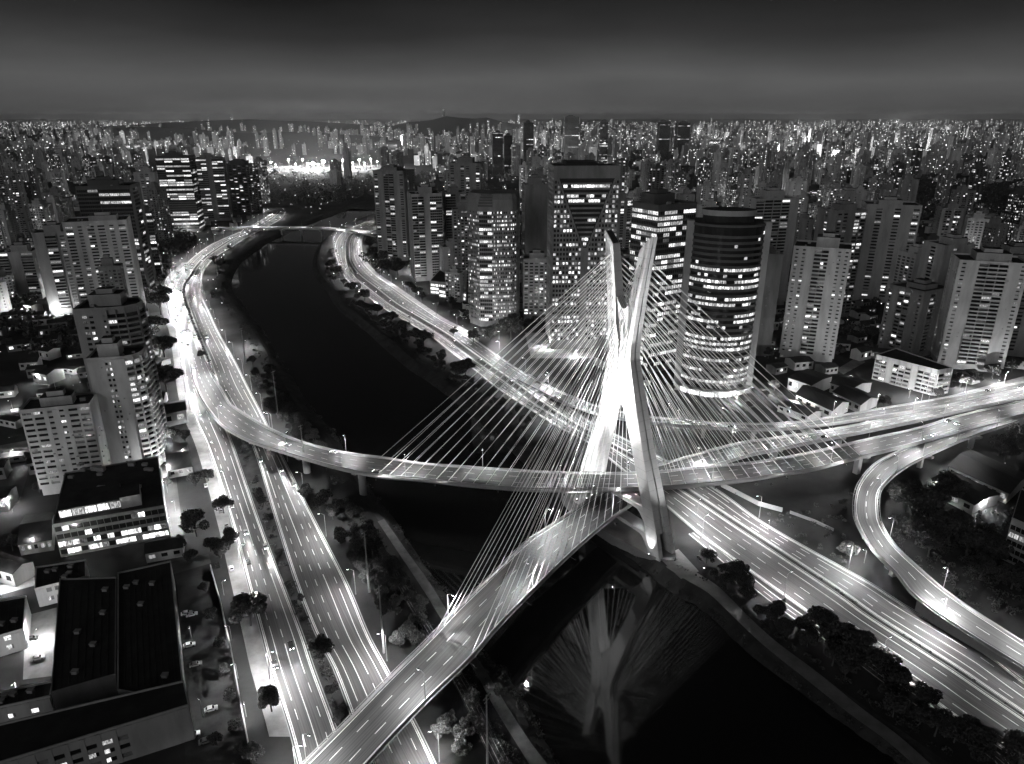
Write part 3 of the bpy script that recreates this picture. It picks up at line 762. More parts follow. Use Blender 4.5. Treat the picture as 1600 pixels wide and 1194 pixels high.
def rect(w_, d): return [(-w_ / 2, -d / 2), (w_ / 2, -d / 2), (w_ / 2, d / 2), (-w_ / 2, d / 2)]
def place(uL, uR, vT, vB, rot=0.0, dr=.8):
    """footprint and height of a tower from its outline in the photograph"""
    g = U((uL + uR) / 2, vB); a = R(rot); c, s = abs(math.cos(a)), abs(math.sin(a))
    h0_ = ZAT(vT, g.y); dt_ = g.y * math.cos(PITCH) + (CAMH - h0_) * math.sin(PITCH)
    span = (uR - uL) * dt_ / FPX
    # angle of view to the tower turns the face a little
    w_ = span / (c + dr * s); d = w_ * dr
    yc = g.y + (w_ * s + d * c) / 2
    xc = ((uL + uR) / 2 - 800) / FPX * dt_ * yc / g.y      # outlines were read off at the tops
    h = ZAT(vT, g.y + .25 * d)
    return xc, yc, w_, d, h
RES = [('wswwsw', '#s#s#'), ('#bb#bb#', 'ws#sw'), ('sbbs', '#ww#'), ('#w#bb#w#', '#s##s#'), ('wwsww', 'swws'), ('#ss#bb#ss#', '#ws#'), ('s#bb#s', '##s##'), ('bsswb', '#s#')]
OFF = [('gggg', 'ggg'), ('#ggg#', '#gg#'), ('wwwwwwww', 'wwwwww'), ('vvvvvv', 'vvvv'), ('g#g#g', '#gg#')]
SPECIAL = [
 # uL, uR, vT, vB, rot, depth ratio, front, side, floor h, wall, lit, label
 (585, 646, 268, 408, -14, .9, 'w#bb#w', '#s#s', 3.1, 'grey_w', .16, 'tall grey apartment tower with dark crown, at the near end of the right bank'),
 (634, 692, 304, 440, 16, .9, 'bb#gg', '#s#', 3.1, 'pale_w', .16, 'pale slab tower with stacked balconies and a glazed bay beside the riverside road'),
 (690, 728, 302, 432, 14, 1.0, 'gg#b', '#b#', 3.1, 'grey_w', .18, 'narrow grey tower squeezed left of the notched office tower'),
 (703, 757, 256, 395, -8, .8, 'w#ww#w', '#ww#', 3.2, 'grey_w', .10, 'grey stepped-crown tower rising behind the notched office tower'),
 (816, 856, 290, 470, 8, .9, '####', '#ww#', 3.1, 'grey_w', .1, 'blank grey slab tower left of the V-fronted tower'),
 (818, 858, 405, 500, 0, .8, 'wwwww', '#s#', 3.0, 'pale_w', .22, 'low pale apartment block between the two office towers'),
 (988, 1088, 322, 585, 30, .8, 'gggggg', 'ggggg', 3.9, 'dark_w', .62, 'broad glazed office block with bright floors behind the bridge mast'),
 (1166, 1246, 312, 480, 12, .45, 'bbbb#', '#s#', 3.1, 'pale_w', .22, 'pale striped balcony tower right of the round tower crown'),
 (1188, 1218, 398, 556, 4, 1.2, '#####', '#s##', 3.1, 'grey_w', .05, 'blank grey wall of a slim tower just right of the round tower'),
 (1234, 1336, 390, 568, -24, .75, 'ss#bb#ss', 'sw#ws', 3.0, 'white_w', .16, 'white residential tower with central balconies and a tall roof box'),
 (1284, 1347, 330, 500, 14, .9, 'ww#bb', '#s#', 3.1, 'grey_w', .24, 'grey tower behind the white residential tower'),
 (1346, 1438, 322, 475, -18, .7, '#w#w#w', 'wwwwww', 3.3, 'pale_w', .12, 'ribbed pale tower with tall vertical piers and framed windows'),
 (1408, 1456, 398, 482, 18, .9, '##w', 'wwww', 3.1, 'white_w', .1, 'small white tower in front of the ribbed pale tower'),
 (1390, 1486, 455, 562, 28, .8, '#b#b#', 's#bb#s', 3.0, 'grey_w', .12, 'grey twin-bay apartment tower behind the low balcony block'),
 (1488, 1600, 412, 584, -20, .7, 's#bbb#s', 's##s', 3.0, 'white_w', .15, 'white apartment tower with lit balconies near the right edge'),
 (1452, 1512, 384, 520, 10, .9, '#w##', '#w#', 3.1, 'pale_w', .12, 'pale blank-sided tower between two apartment towers'),
 (1560, 1640, 400, 560, -10, .9, '##w##', '#ss#', 3.1, 'grey_w', .1, 'grey tower half cut off by the right edge of the picture'),
 (100, 206, 348, 500, 22, .7, 'wswwsw', '#ss#', 3.0, 'white_w', .14, 'white apartment tower with square windows standing left of the highway bend'),
 (52, 112, 365, 492, 22, .9, '#bs', '#s#', 3.0, 'pale_w', .2, 'pale apartment tower joined to the left of the white one'),
 (126, 214, 292, 468, 12, .8, 'ggggg', '#gg#', 3.9, 'dark_w', .34, 'dark glass office tower with bright floor bands behind the white apartments'),
 (246, 302, 246, 364, 10, .8, 'gggg', 'ggg', 3.7, 'dark_w', .34, 'black glass office tower with lit bands above the left bank trees'),
 (304, 352, 248, 346, 14, .8, 'gg#gg', '#g#', 3.4, 'grey_w', .22, 'grey banded tower next to the black glass tower'),
 (346, 398, 258, 336, -10, .8, 'wwwwww', 'wwww', 3.3, 'dark_w', .16, 'broad dark tower closest to the left end of the river bridge'),
 (0, 42, 322, 362, 10, .6, '#ww#', '#s#', 3.0, 'white_w', .1, 'white slab block cut by the left edge of the picture'),
 (212, 246, 270, 352, 8, .8, '#ww#', '#s#', 3.0, 'pale_w', .2, 'pale tower left of the black glass tower'),
 (0, 60, 395, 470, 14, .8, 'b#b', '#s#', 3.0, 'pale_w', .2, 'balcony tower at the left edge below the white slab'),
]
for k, (uL, uR, vT, vB, rot, dr, fp, sp_, fh, wl, lt, lab) in enumerate(SPECIAL):
    x, y, w_, d, h = place(uL, uR, vT, vB, rot, dr)
    tower('office_tower' if 'office' in lab else 'apartment_tower', lab, 'tower', x, y, rect(w_, d), h, R(rot), [fp, sp_, sp_, sp_], fh, wl, lt, seed=100 + k, litmat='lit_office' if 'g' in fp else 'lit')

# near left trio, windows one by one
x, y, w_, d, h = place(42, 150, 640, 775, 17, .55)
tower('apartment_tower', 'white apartment block with rows of wide dark windows above the flat office roof', 'tower', x, y, rect(w_, d), h, R(17), ['WWssWW', '####', '#ss#', '#ss#'], 3.0, 'white_w', .13, seed=31, indiv=True)
x, y, w_, d, h = place(142, 222, 560, 742, 14, .8)
n_arc = [(-w_ / 2, -d / 2), (w_ * .28, -d / 2)] + [(w_ * .28 + w_ * .3 * math.sin(a), -d / 2 + w_ * .3 * (1 - math.cos(a)) * 1.3) for a in [R(q) for q in (30, 60, 90)]] + [(w_ * .58, d / 2), (-w_ / 2, d / 2)]
tower('apartment_tower', 'white slab tower with one column of small windows and rounded corner balconies', 'tower', x, y, n_arc, h, R(14), ['####ww###', 'b', 'b', 'b', 'bb', '####', '#s#'], 3.0, 'white_w', .24, seed=32, indiv=True)
x, y, w_, d, h = place(104, 196, 492, 720, 12, .8)
n_arc = [(-w_ / 2, -d / 2), (w_ * .1, -d / 2), (w_ * .42, -d / 2 + 1.5), (w_ * .62, -d * .25), (w_ * .66, d * .1), (w_ * .5, d / 2), (-w_ / 2, d / 2)]
tower('apartment_tower', 'grey tower with faceted balcony bands behind the rounded white slab', 'tower', x, y + 12, n_arc, h, R(12), ['#ww#s', 'bb', 'b', 'b', 'bb', '####', '#s#'], 3.1, 'pale_w', .16, seed=33)

# chamfered office tower with a notched crown
x, y, w_, d, h = place(726, 814, 300, 512, -6, .9)
c_ = w_ * .28
pl = [(-w_ / 2, -d / 2 + c_), (-w_ / 2 + c_, -d / 2), (-w_ / 2 + c_ * 1.9, -d / 2 + .01), (w_ / 2 - c_ * .25, -d / 2 + c_ * .35), (w_ / 2, -d / 2 + c_ * .7), (w_ / 2, d / 2), (-w_ / 2, d / 2)]
rt_ = tower('office_tower', 'grey office tower with gridded windows and a notched sloping crown', 'tower', x, y, pl, h - 13, R(-6), ['wwwwwwww', 'ggg', 'wwwwwwwwwwww', 'ww', 'wwwwwwwwww', '####', 'wwwwwwww'], 3.6, 'grey_w', .46, seed=41, litmat='lit_office', lift=False)
W = MB()
W.loft([[(p[0] * 1.01, p[1] * 1.01, h - 12.6) for p in pl], [(p[0] * 1.01, p[1] * 1.01, h - 6) for p in pl], [(p[0] * .93, p[1] * .93 + .6, h - 1) for p in pl]])
W.build('crown', M['grey_w'], rt_)
W = MB(); q0, q1 = pl[1], pl[2]
for k in range(5):
    zz0 = h - 12 + k * 2.4; e0 = .12 * k
    W.face([(q0[0] + (q1[0] - q0[0]) * (e0 * .5) - .8, q0[1] - .55, zz0), (q1[0] + .9 - e0, q1[1] - .55, zz0), (q1[0] + .9 - e0, q1[1] - .55, zz0 + 1.7), (q0[0] + (q1[0] - q0[0]) * (e0 * .5) - .8, q0[1] - .55, zz0 + 1.7)])
W.build('crown_louvre', M['dark_w'], rt_)

# V-fronted tower
x, y, w_, d, h = place(857, 966, 262, 545, 4, .75)
root = empty('office_tower', (x, y, 0), R(4)); tag(root, 'tallest office tower with a huge V of glass set in its gridded front', 'tower')
OCC.append((x, y, w_ * .6)); rn = random.Random(77)
K = MB(); K.box(-w_ / 2, w_ / 2, -d / 2, d / 2, -1, h); K.build('glazing', M['glass'], root)
W = MB(); Lq = []
vtop, vbot, fh = h - 7.5, h * .575, 3.75
def vh(z): return -1 if z < vbot else .035 * w_ + (z - vbot) / (vtop - vbot) * (w_ * .44 - .035 * w_)
pr = .5; nb = 20; bw_ = w_ / nb; nf = int((vtop - 6) / fh)
for f in range(nf + 1):
    za = 6 + f * fh; zb_ = za + fh
    v_ = max(vh(zb_), vh(za)); v_ = v_ if v_ > 0 else 0
    for s0, s1 in (((-w_ / 2, -v_), (v_, w_ / 2)) if v_ > 0 else ((-w_ / 2, w_ / 2),)):
        if s1 - s0 > .2: W.obox((0, -d / 2), (1, 0), (0, -1), s0, s1, 0, .38, za, za + fh * .42)
    for k in range(nb):
        a, b = -w_ / 2 + k * bw_, -w_ / 2 + (k + 1) * bw_
        if k == 0: pr = rn.choice((.15, .3, .5, .75, .85))
        if v_ > 0 and not (b < -v_ + .2 or a > v_ - .2): continue
        if abs(k - 9.5) < 1.2 and za < vbot: continue
        if rn.random() < pr: Lq.append(([(s, -d / 2 - .04, z) for s, z in ((a + .45, za + fh * .42), (b - .45, za + fh * .42), (b - .45, zb_), (a + .45, zb_))], 0 if rn.random() < .75 else 1))
for k in range(nb + 1):
    s = -w_ / 2 + k * bw_; av = abs(s)
    ztop = vtop if av > w_ * .44 else (vbot + (av - .035 * w_) / (w_ * .405) * (vtop - vbot) if av > .035 * w_ else vbot)
    W.obox((0, -d / 2), (1, 0), (0, -1), max(s - .42, -w_ / 2), min(s + .42, w_ / 2), 0, .45, 0, ztop)
W.obox((0, -d / 2), (1, 0), (0, -1), -.06 * w_, .06 * w_, 0, .7, 0, vbot + .5)
W.obox((0, -d / 2), (1, 0), (0, -1), -w_ / 2, w_ / 2, 0, .5, 0, 6)
for sd in (-1, 1):
    for ww in (1,):
        pts = [(sd * .035 * w_, vbot), (sd * w_ * .44, vtop)]
        W.loft([[(px + o, -d / 2 - q, pz) for o, q in ((-.7, 0), (.7, 0), (.7, .9), (-.7, .9))] for px, pz in pts])
for f in range(int((vtop - vbot) / fh)):
    za = vbot + f * fh + 1.2; v_ = vh(za) - 1.0
    if v_ < 1: continue
    W.obox((0, -d / 2), (1, 0), (0, -1), -v_, v_, 0, .16, za, za + fh * .4)
    st = rn.random()
    if st < .6 and za < vtop - 8:
        nn = max(2, int(2 * v_ / 3)); 
        for k in range(nn):
            if rn.random() < .8:
                a = -v_ + 2 * v_ * k / nn; b = a + 2 * v_ / nn - .15
                Lq.append(([(s, -d / 2 - .05, z) for s, z in ((a, za + fh * .42), (b, za + fh * .42), (b, za + fh), (a, za + fh))], 0))
W.obox((0, -d / 2), (1, 0), (0, -1), -w_ / 2, w_ / 2, 0, .55, vtop, h + 2)
for sx in (-1, 1):
    p0, ux, uy = ((w_ / 2, -d / 2), (0, 1), (1, 0)) if sx > 0 else ((-w_ / 2, d / 2), (0, -1), (-1, 0))
    facade(W, Lq, p0, ux, uy, d, 4, h + 2, '#wwwwwwwwww#', fh, rn, .3)
W.build('facade', M['grey_w'], root)
T = MB(); T.box(-w_ / 2 + .5, w_ / 2 - .5, -d / 2 + .5, d / 2 - .5, h + .02, h + 1.2); T.box(-w_ * .3, w_ * .18, -d * .3, d * .3, h + 1.2, h + 4.5)
T.build('roof', M['roof'], root)
T = MB(); nn = 26
for k in range(nn):
    T.obox((-w_ * .44 + .88 * w_ * k / nn, -d / 2), (1, 0), (0, -1), 0, .88 * w_ / nn - .18, .55, .68, vtop + .4, h + 1.4)
T.build('crown_panel', M['grey_w'], root)['kind'] = 'stuff'
b = MB()
for q, m in Lq:
    if m < 2: b.face(q, m)
tag(b.build('lit_window', [M['lit_office'], M['lit_dim']], root), kind='stuff')

# round glass tower
g0 = U(1106, 622); Rr = 27.6
cx, cyy = g0.x * (g0.y + Rr) / g0.y, g0.y + Rr
h = ZAT(350, cyy - 10)
root = empty('office_tower', (cx, cyy, 0), R(-8)); tag(root, 'round-fronted dark glass tower with curved lit floors between two white piers', 'tower')
OCC.append((cx, cyy, 34)); rn = random.Random(5)
A0 = 62
def arc(r, n=24, a0=-A0, a1=A0): return [(r * math.sin(R(a0 + (a1 - a0) * k / n)), -r * math.cos(R(a0 + (a1 - a0) * k / n))) for k in range(n + 1)]
K = MB(); K.prism(arc(Rr) + [(Rr * .88, 8), (-Rr * .88, 8)], -1, h); K.build('glazing', M['glass'], root)
fh = 3.9; nf = int((h - 9) / fh)
litf = {0: .95, 1: .5, 2: .65, 4: .9, 6: .95, 7: .95, 8: .92, 10: .25, 11: .8, 12: .6, 13: .05, 14: .8, 15: .85, 17: .85, 18: .9, 19: .25, 20: .9, 22: .06, 26: .05}
for f in range(nf):
    za = 9 + f * fh; W = MB()
    ar, ao = arc(Rr + .03), arc(Rr + .4)
    for k in range(24):
        W.loft([[(*ar[k], za), (*ao[k], za), (*ao[k], za + fh * .45), (*ar[k], za + fh * .45)], [(*ar[k + 1], za), (*ao[k + 1], za), (*ao[k + 1], za + fh * .45), (*ar[k + 1], za + fh * .45)]], caps=False)
    W.build('floor_band', M['dark_w'], root)
    lf_ = litf.get(f, .04); ga = rn.randrange(18); gb = ga + int((1 - lf_) * rn.uniform(6, 22)); NP = 24
    for k in range(NP):
        if (lf_ > .4 and not ga * 1.33 <= k < gb * 1.33 and rn.random() < .97) or (lf_ <= .4 and rn.random() < lf_):
            a0 = -A0 + 2 * A0 * k / NP; q = arc(Rr + .06, 2, a0 + .3, a0 + 2 * A0 / NP - .3); b = MB()
            b.v = [(*p, za + fh * .47) for p in q] + [(*p, za + fh * .97) for p in q]; b.f = [(0, 1, 4, 3), (1, 2, 5, 4)]; b.m = [0, 0]
            b.build('lit_window', M['lit_office'], root)
W = MB(); ar, ao = arc(Rr + .02), arc(Rr + 4)
W.prism(ao + list(reversed(ar)), 5.2, 6.2); W.build('canopy', M['white_w'], root)
for k in range(18):
    a0 = -A0 + 2 * A0 * k / 18; q = arc(Rr + .06, 2, a0 + .4, a0 + 2 * A0 / 18 - .4); b = MB()
    b.v = [(*p, .4) for p in q] + [(*p, 5.0) for p in q]; b.f = [(0, 1, 4, 3), (1, 2, 5, 4)]; b.m = [0, 0]
    b.build('lobby_window', M['lit_shop'], root)
for sd in (-1, 1):
    W = MB(); W.box(sd * 24.6 - 2.2, sd * 24.6 + 2.2, -16, -10, -1, h + 2.5); W.build('corner_pier', M['pale_w'], root)
    W = MB(); W.box(sd * 24.3 - .3, sd * 24.3 + .3, -10, 8.5, -1, h); W.build('side_wall', M['grey_w'], root)
W = MB(); W.prism(arc(Rr + .5) + [(Rr * .88, 8), (-Rr * .88, 8)], h, h + 1.6, 0, 1); rf = W.build('roof', [M['dark_w'], M['roof']], root)
W = MB(); rr_ = [(17.5 * math.cos(2 * math.pi * k / 28), -8 + 11 * math.sin(2 * math.pi * k / 28)) for k in range(28)]
W.prism([(p[0] * .96, p[1]) for p in rr_], h + 1.6, h + 6, 1); W.prism([(p[0] * 1.02, (p[1] + 8) * 1.05 - 8) for p in rr_], h + 6, h + 9.5, 0, 1); W.build('crown', [M['pale_w'], M['roof']], root)

# ------------------------------------------------------------------ filled-in towers (each its own thing)
PARK = [(U(1500, 305).x, U(1500, 305).y, 260), (U(1420, 330).x, U(1420, 330).y, 60)]
rnT = random.Random(21); made = 0
cells = []
yy = 640.0
while yy < 2500:
    stp = 46 + (yy - 640) * .020
    xx = -yy * .80
    while xx < yy * .80:
        cells.append((xx + rnT.uniform(-.33, .33) * stp, yy + rnT.uniform(-.33, .33) * stp)); xx += stp
    yy += stp
cells.sort(key=lambda c: c[1])
toned = {'white_w': 'white', 'pale_w': 'pale', 'grey_w': 'grey', 'dark_w': 'dark'}
for x, y in cells:
    if made >= 258: break
    u, v = PX((x, y, 40))
    if not -30 < u < 1630: continue
    lf = left_of_river(x, y) and u < 560
    pr = (.40 if y < 1300 else .34)
    if lf: pr = .34 if u < 240 else .12
    if not lf and u < 600: continue
    if not lf and u < 690 and y < 900: continue
    if 390 < u < 700 and y > 1250: pr = .1
    if any((x - a) ** 2 + (y - b) ** 2 < r * r for a, b, r in PARK): continue
    if rnT.random() > pr: continue
    if y < 700 and u > 900: continue
    w_ = rnT.uniform(17, 28); d = w_ * rnT.uniform(.65, 1.0)
    if not free(x, y, max(w_, d) * .58, 10): continue
    hmax = rnT.choice((42, 50, 58, 64, 70, 78, 84, 92)) * rnT.uniform(.92, 1.08)
    # leave the sight lines to the named towers open
    pt = PX((x, y, hmax))[1]
    if y < 760 and pt < 400: hmax = 30
    off = rnT.random() < .16
    fp, sp_ = rnT.choice(OFF if off else RES)
    if rnT.random() < .5: fp, sp_ = sp_, fp
    wl = rnT.choice(('white_w', 'pale_w', 'pale_w', 'grey_w', 'grey_w')) if not off else rnT.choice(('grey_w', 'dark_w', 'dark_w'))
    lab = toned[wl] + (' office tower with bands of lit floors' if 'g' in fp + sp_ else ' office tower with gridded windows' if off else ' apartment tower with stacked balconies' if 'b' in fp else ' apartment tower with scattered lit windows')
    tower('office_tower' if off else 'apartment_tower', lab, 'tower', x, y, rect(w_, d), hmax, R(rnT.choice((-24, -12, 8, 18, 30))), [fp, sp_, None if y > 1100 else '#', sp_], 3.1 if not off else 3.7, wl, rnT.uniform(.10, .26) if not off else .32, group='towers of the city behind', zlab=zone((x, y, 0)), base=y < 1000, roofstuff=y < 1000)
    made += 1; YT = y

# ------------------------------------------------------------------ low buildings traced one by one
def pxpoly(pts, z): return [U(u, v, z) for u, v in pts]
def lowrise(name, label, pts, z, pats, fh=3.6, wall='pale_w', lit=.2, litmat='lit', lift=False, indiv=False, seed=1, parapet=.7, cat='building', core=False):
    P = pxpoly(pts, z); cx_ = sum(p.x for p in P) / len(P); cy_ = sum(p.y for p in P) / len(P)
    return tower(name, label, cat, cx_, cy_, [(p.x - cx_, p.y - cy_) for p in P], z, 0, pats, fh, wall, lit, seed=seed, litmat=litmat, lift=lift, base=False, indiv=indiv, parapet=parapet, corewall=core, z0=-.2)
def gable(name, label, pts, ze, zr, wall='white_w', cat='shed', wins=5, seed=1, zlab=None, group=None, roofm='roof_metal'):
    """pitched-roof shed: pts front-left, front-right, back-right, back-left; ridge runs along the front"""
    P = pxpoly(pts, ze) if len(pts[0]) == 2 and isinstance(pts[0], tuple) else pts
    c = sum(P, Vector()) / 4; root = empty(name, (c.x, c.y, 0)); tag(root, None, cat, group)
    if zlab is None: root['label'] = label
    else: later(root, (c.x, c.y, ze), label, zlab)
    Q = [p - c for p in P]; W = MB()
    f0, f1, b1, b0 = Q; rz0 = (f0 + b0) / 2; rz1 = (f1 + b1) / 2
    def V3(p, z): return (p.x, p.y, z)
    for a, b in ((f0, f1), (b1, b0)): W.face([V3(a, -.3), V3(b, -.3), V3(b, ze), V3(a, ze)])
    for a, b, r_ in ((f1, b1, rz1), (b0, f0, rz0)): W.face([V3(a, -.3), V3(b, -.3), V3(b, ze), V3(r_, zr), V3(a, ze)])
    W.build('wall', M[wall], root)
    T = MB(); ov = 1.06
    for a, b, r0, r1 in ((f0, f1, rz0, rz1), (b1, b0, rz1, rz0)):
        a2, b2, s0, s1 = a * ov, b * ov, r0 * ov, r1 * ov; zl = ze - (zr - ze) * .12
        T.loft([[V3(a2, zl + .05), V3(b2, zl + .05), V3(s1, zr + .05), V3(s0, zr + .05)], [V3(a2, zl + .25), V3(b2, zl + .25), V3(s1, zr + .25), V3(s0, zr + .25)]])
    T.build('roof', M[roofm], root)
    rn = random.Random(seed); t = (f1 - f0); l = t.length; ux = t / l; n2 = Vector((ux.y, -ux.x, 0))
    for k in range(wins):
        a = l * (k + .25) / wins; b = l * (k + .75) / wins; z0_, z1_ = ze * .38, ze * .74
        b_ = MB(); b_.face([tuple(f0 + ux * s + n2 * .05 + Vector((0, 0, z))) for s, z in ((a, z0_), (b, z0_), (b, z1_), (a, z1_))])
        b_.build('window', M['lit'] if rn.random() < .3 else M['glass'], root)
    OCC.append((c.x, c.y, max((P[1] - P[0]).length, (P[2] - P[1]).length) * .55))
    return root
off = lowrise('office_building', 'long flat-roofed office building with bright strip windows at lower left', [(84, 822), (256, 792), (246, 716), (103, 742)], 16, ['gggggggggggggggg', '#gg#', '####', '#gg#'], 3.9, 'grey_w', .72, 'lit_shop', indiv=True, seed=8)
P = pxpoly([(94, 812), (192, 794), (190, 768), (98, 784)], 16.4); c0 = off.location
W = MB(); W.prism([(p.x - c0.x, p.y - c0.y) for p in P], 16.36, 21, 0, 1); pent = W.build('penthouse', [M['grey_w'], M['roof']], off)
a_, b_2 = P[0], P[1]; t = (b_2 - a_); l = t.length; ux = t / l; n2 = Vector((ux.y, -ux.x, 0))
for k in range(5):
    q = MB(); q.face([tuple(a_ - c0 + ux * (l * s) + n2 * .06 + Vector((0, 0, z - 16.4))) for s, z in (((k + .05) / 5, 17.2), ((k + .95) / 5, 17.2), ((k + .95) / 5, 20.4), ((k + .05) / 5, 20.4))]); q.build('lit_window', M['lit'], pent)
P = pxpoly([(190, 795), (222, 789), (221, 772), (189, 778)], 16.4); W = MB(); W.prism([(p.x - c0.x, p.y - c0.y) for p in P], 16.36, 22, 0, 1); W.build('stair_tower', [M['white_w'], M['roof']], off)
for k in range(16):
    q = pxpoly([(rng.uniform(104, 240), rng.uniform(726, 770))], 16.4)[0]; s = rng.uniform(.7, 1.7); W = MB(); W.box(q.x - c0.x - s, q.x - c0.x + s * 1.3, q.y - c0.y - s * .7, q.y - c0.y + s * .7, 16.36, 16.4 + s * 1.2); W.build('roof_plant', M['metal'], off)
lowrise('warehouse', 'broad black-roofed warehouse beside the parking lot at lower left', [(186, 1080), (287, 1098), (266, 880), (186, 898)], 10, ['######', '#####', '####', '######'], 4, 'pale_w', .0, seed=2, cat='warehouse', core=True)
lowrise('warehouse', 'black flat-roofed warehouse next to the lit yard', [(82, 1084), (180, 1056), (181, 905), (95, 908)], 9.5, ['#####', '####', '###', '####'], 4, 'grey_w', .0, seed=3, cat='warehouse', core=True)
lowrise('warehouse', 'low dark workshop behind the two warehouses', [(56, 922), (134, 903), (133, 878), (58, 889)], 8, ['#ww#w#', '##', '###', '##'], 4, 'white_w', .3, seed=4, cat='warehouse', core=True)
lowrise('office_building', 'flat-roofed building with a blank white end wall in the bottom left corner', [(-60, 1212), (294, 1104), (286, 1068), (-60, 1150)], 13, ['wwwwwwwwww####', '##', '######', '##'], 3.4, 'pale_w', .18, indiv=True, seed=5)
lowrise('warehouse', 'dark shed at the left edge behind the lit yard', [(-50, 1010), (36, 985), (40, 935), (-50, 950)], 8, ['#w#w#', '##', '###', '##'], 4, 'white_w', .3, seed=6, cat='warehouse', core=True)
lowrise('warehouse', 'narrow dark shed along the lane below the lit yard', [(-50, 1118), (78, 1090), (82, 1068), (-50, 1095)], 6, ['#w#w#w#', '##', '###', '##'], 3.4, 'white_w', .5, seed=7, cat='warehouse', litmat='lit_shop', core=True)
for o_r in [o for o in bpy.data.objects if o.name.startswith('warehouse')]:
    rf = [c for c in o_r.children if c.name.startswith('roof')][0]; gl = [c for c in o_r.children if c.name.startswith('glazing')][0]
    vs_ = [v_.co for v_ in gl.data.vertices]; zt_ = max(v_.z for v_ in vs_); P4 = [v_ for v_ in vs_ if v_.z > zt_ - .1]; b = MB()
    nr = max(6, int((P4[1] - P4[0]).length / 2.2))
    for k in range(1, nr):
        a = P4[0].lerp(P4[1], k / nr); c = P4[3].lerp(P4[2], k / nr); b.loft([[(q.x - .09, q.y, zt_ + .4), (q.x + .09, q.y, zt_ + .4), (q.x + .09, q.y, zt_ + .56), (q.x - .09, q.y, zt_ + .56)] for q in (a.lerp(c, .03), a.lerp(c, .97))])
    x = b.build('roof_rib', M['roof_metal'], rf); x['kind'] = 'stuff'
    for k in range(5):
        q = P4[0].lerp(P4[1], rng.uniform(.1, .9)).lerp(P4[3].lerp(P4[2], rng.uniform(.1, .9)), rng.uniform(.1, .9)); b = MB(); b.box(q.x - .9, q.x + .9, q.y - .7, q.y + .7, zt_ + .4, zt_ + 1.5); b.box(q.x - 1.1, q.x + 1.1, q.y - .9, q.y + .9, zt_ + 1.5, zt_ + 1.65); b.build('roof_vent', M['metal'], rf)
gable('shed', 'small pitched shed left of the strip-windowed office building', [(28, 850), (80, 842), (84, 800), (40, 806)], 6, 8.5, seed=4)
low = lowrise('apartment_block', 'low pale block with continuous balconies beside the elevated road', [(1370, 556), (1466, 580), (1487, 576), (1400, 546)], 18, ['bb#bbb#bbb', 'bb', '####', '###'], 3.1, 'white_w', .22, seed=9)
for k, (pts, ze, zr, lab) in enumerate([
    ([(1244, 616), (1300, 641), (1327, 628), (1266, 602)], 7, 10, 'long dark-roofed shed right of the round tower garden'),
    ([(1302, 612), (1345, 632), (1372, 621), (1328, 602)], 6.5, 9, 'dark-roofed shed behind the long shed'),
    ([(1232, 590), (1268, 602), (1300, 588), (1262, 577)], 9, 10, 'white-walled hall below the white residential tower'),
    ([(1298, 598), (1330, 608), (1362, 598), (1326, 588)], 7, 9, 'small hall between the sheds and the low balcony block'),
    ([(1216, 632), (1262, 650), (1284, 642), (1240, 625)], 5, 6.5, 'low flat shed next to the elevated road'),
    ([(1484, 728), (1576, 770), (1606, 742), (1518, 704)], 6.5, 8.5, 'long school-like building with a row of square windows at right'),
    ([(1450, 752), (1522, 788), (1562, 772), (1492, 738)], 6, 7.5, 'white-fronted shed in front of the long school-like building')]):
    gable('shed', lab, pts, ze, zr, seed=20 + k, wins=7 if k == 5 else 4)
lowrise('apartment_block', 'banded block cut off by the right edge beside the dark trees', [(1582, 812), (1650, 842), (1670, 800), (1596, 766)], 20, ['gggg', '##', '##', 'gg'], 3.6, 'pale_w', .12, seed=12)
lowrise('office_building', 'bright-fronted low building left of the notched office tower', [(672, 440), (726, 446), (730, 425), (690, 420)], 14, ['gggg', '##', '##', 'gg'], 4, 'white_w', .75, 'lit_shop', seed=13)
lowrise('office_building', 'white two-storey annex in front of the bright-fronted building', [(686, 452), (728, 458), (730, 440), (690, 436)], 9, ['gggg', '##', '##', 'gg'], 4, 'white_w', .6, 'lit_shop', seed=14)
# shops and houses along the left footway
for k, (pts, ze, zr, lab) in enumerate([
    ([(232, 652), (290, 640), (288, 625), (230, 634)], 9, 11, 'dark-roofed house left of the highway with a lit white wall'),
    ([(236, 712), (262, 708), (258, 688), (234, 692)], 5, 6.5, 'small white-walled house behind the rounded white slab'),
    ([(262, 735), (300, 728), (290, 690), (258, 695)], 5, 6.5, 'dark-roofed house between the office building and the footway')]):
    gable('house', lab, pts, ze, zr, cat='house', seed=40 + k, wins=3)

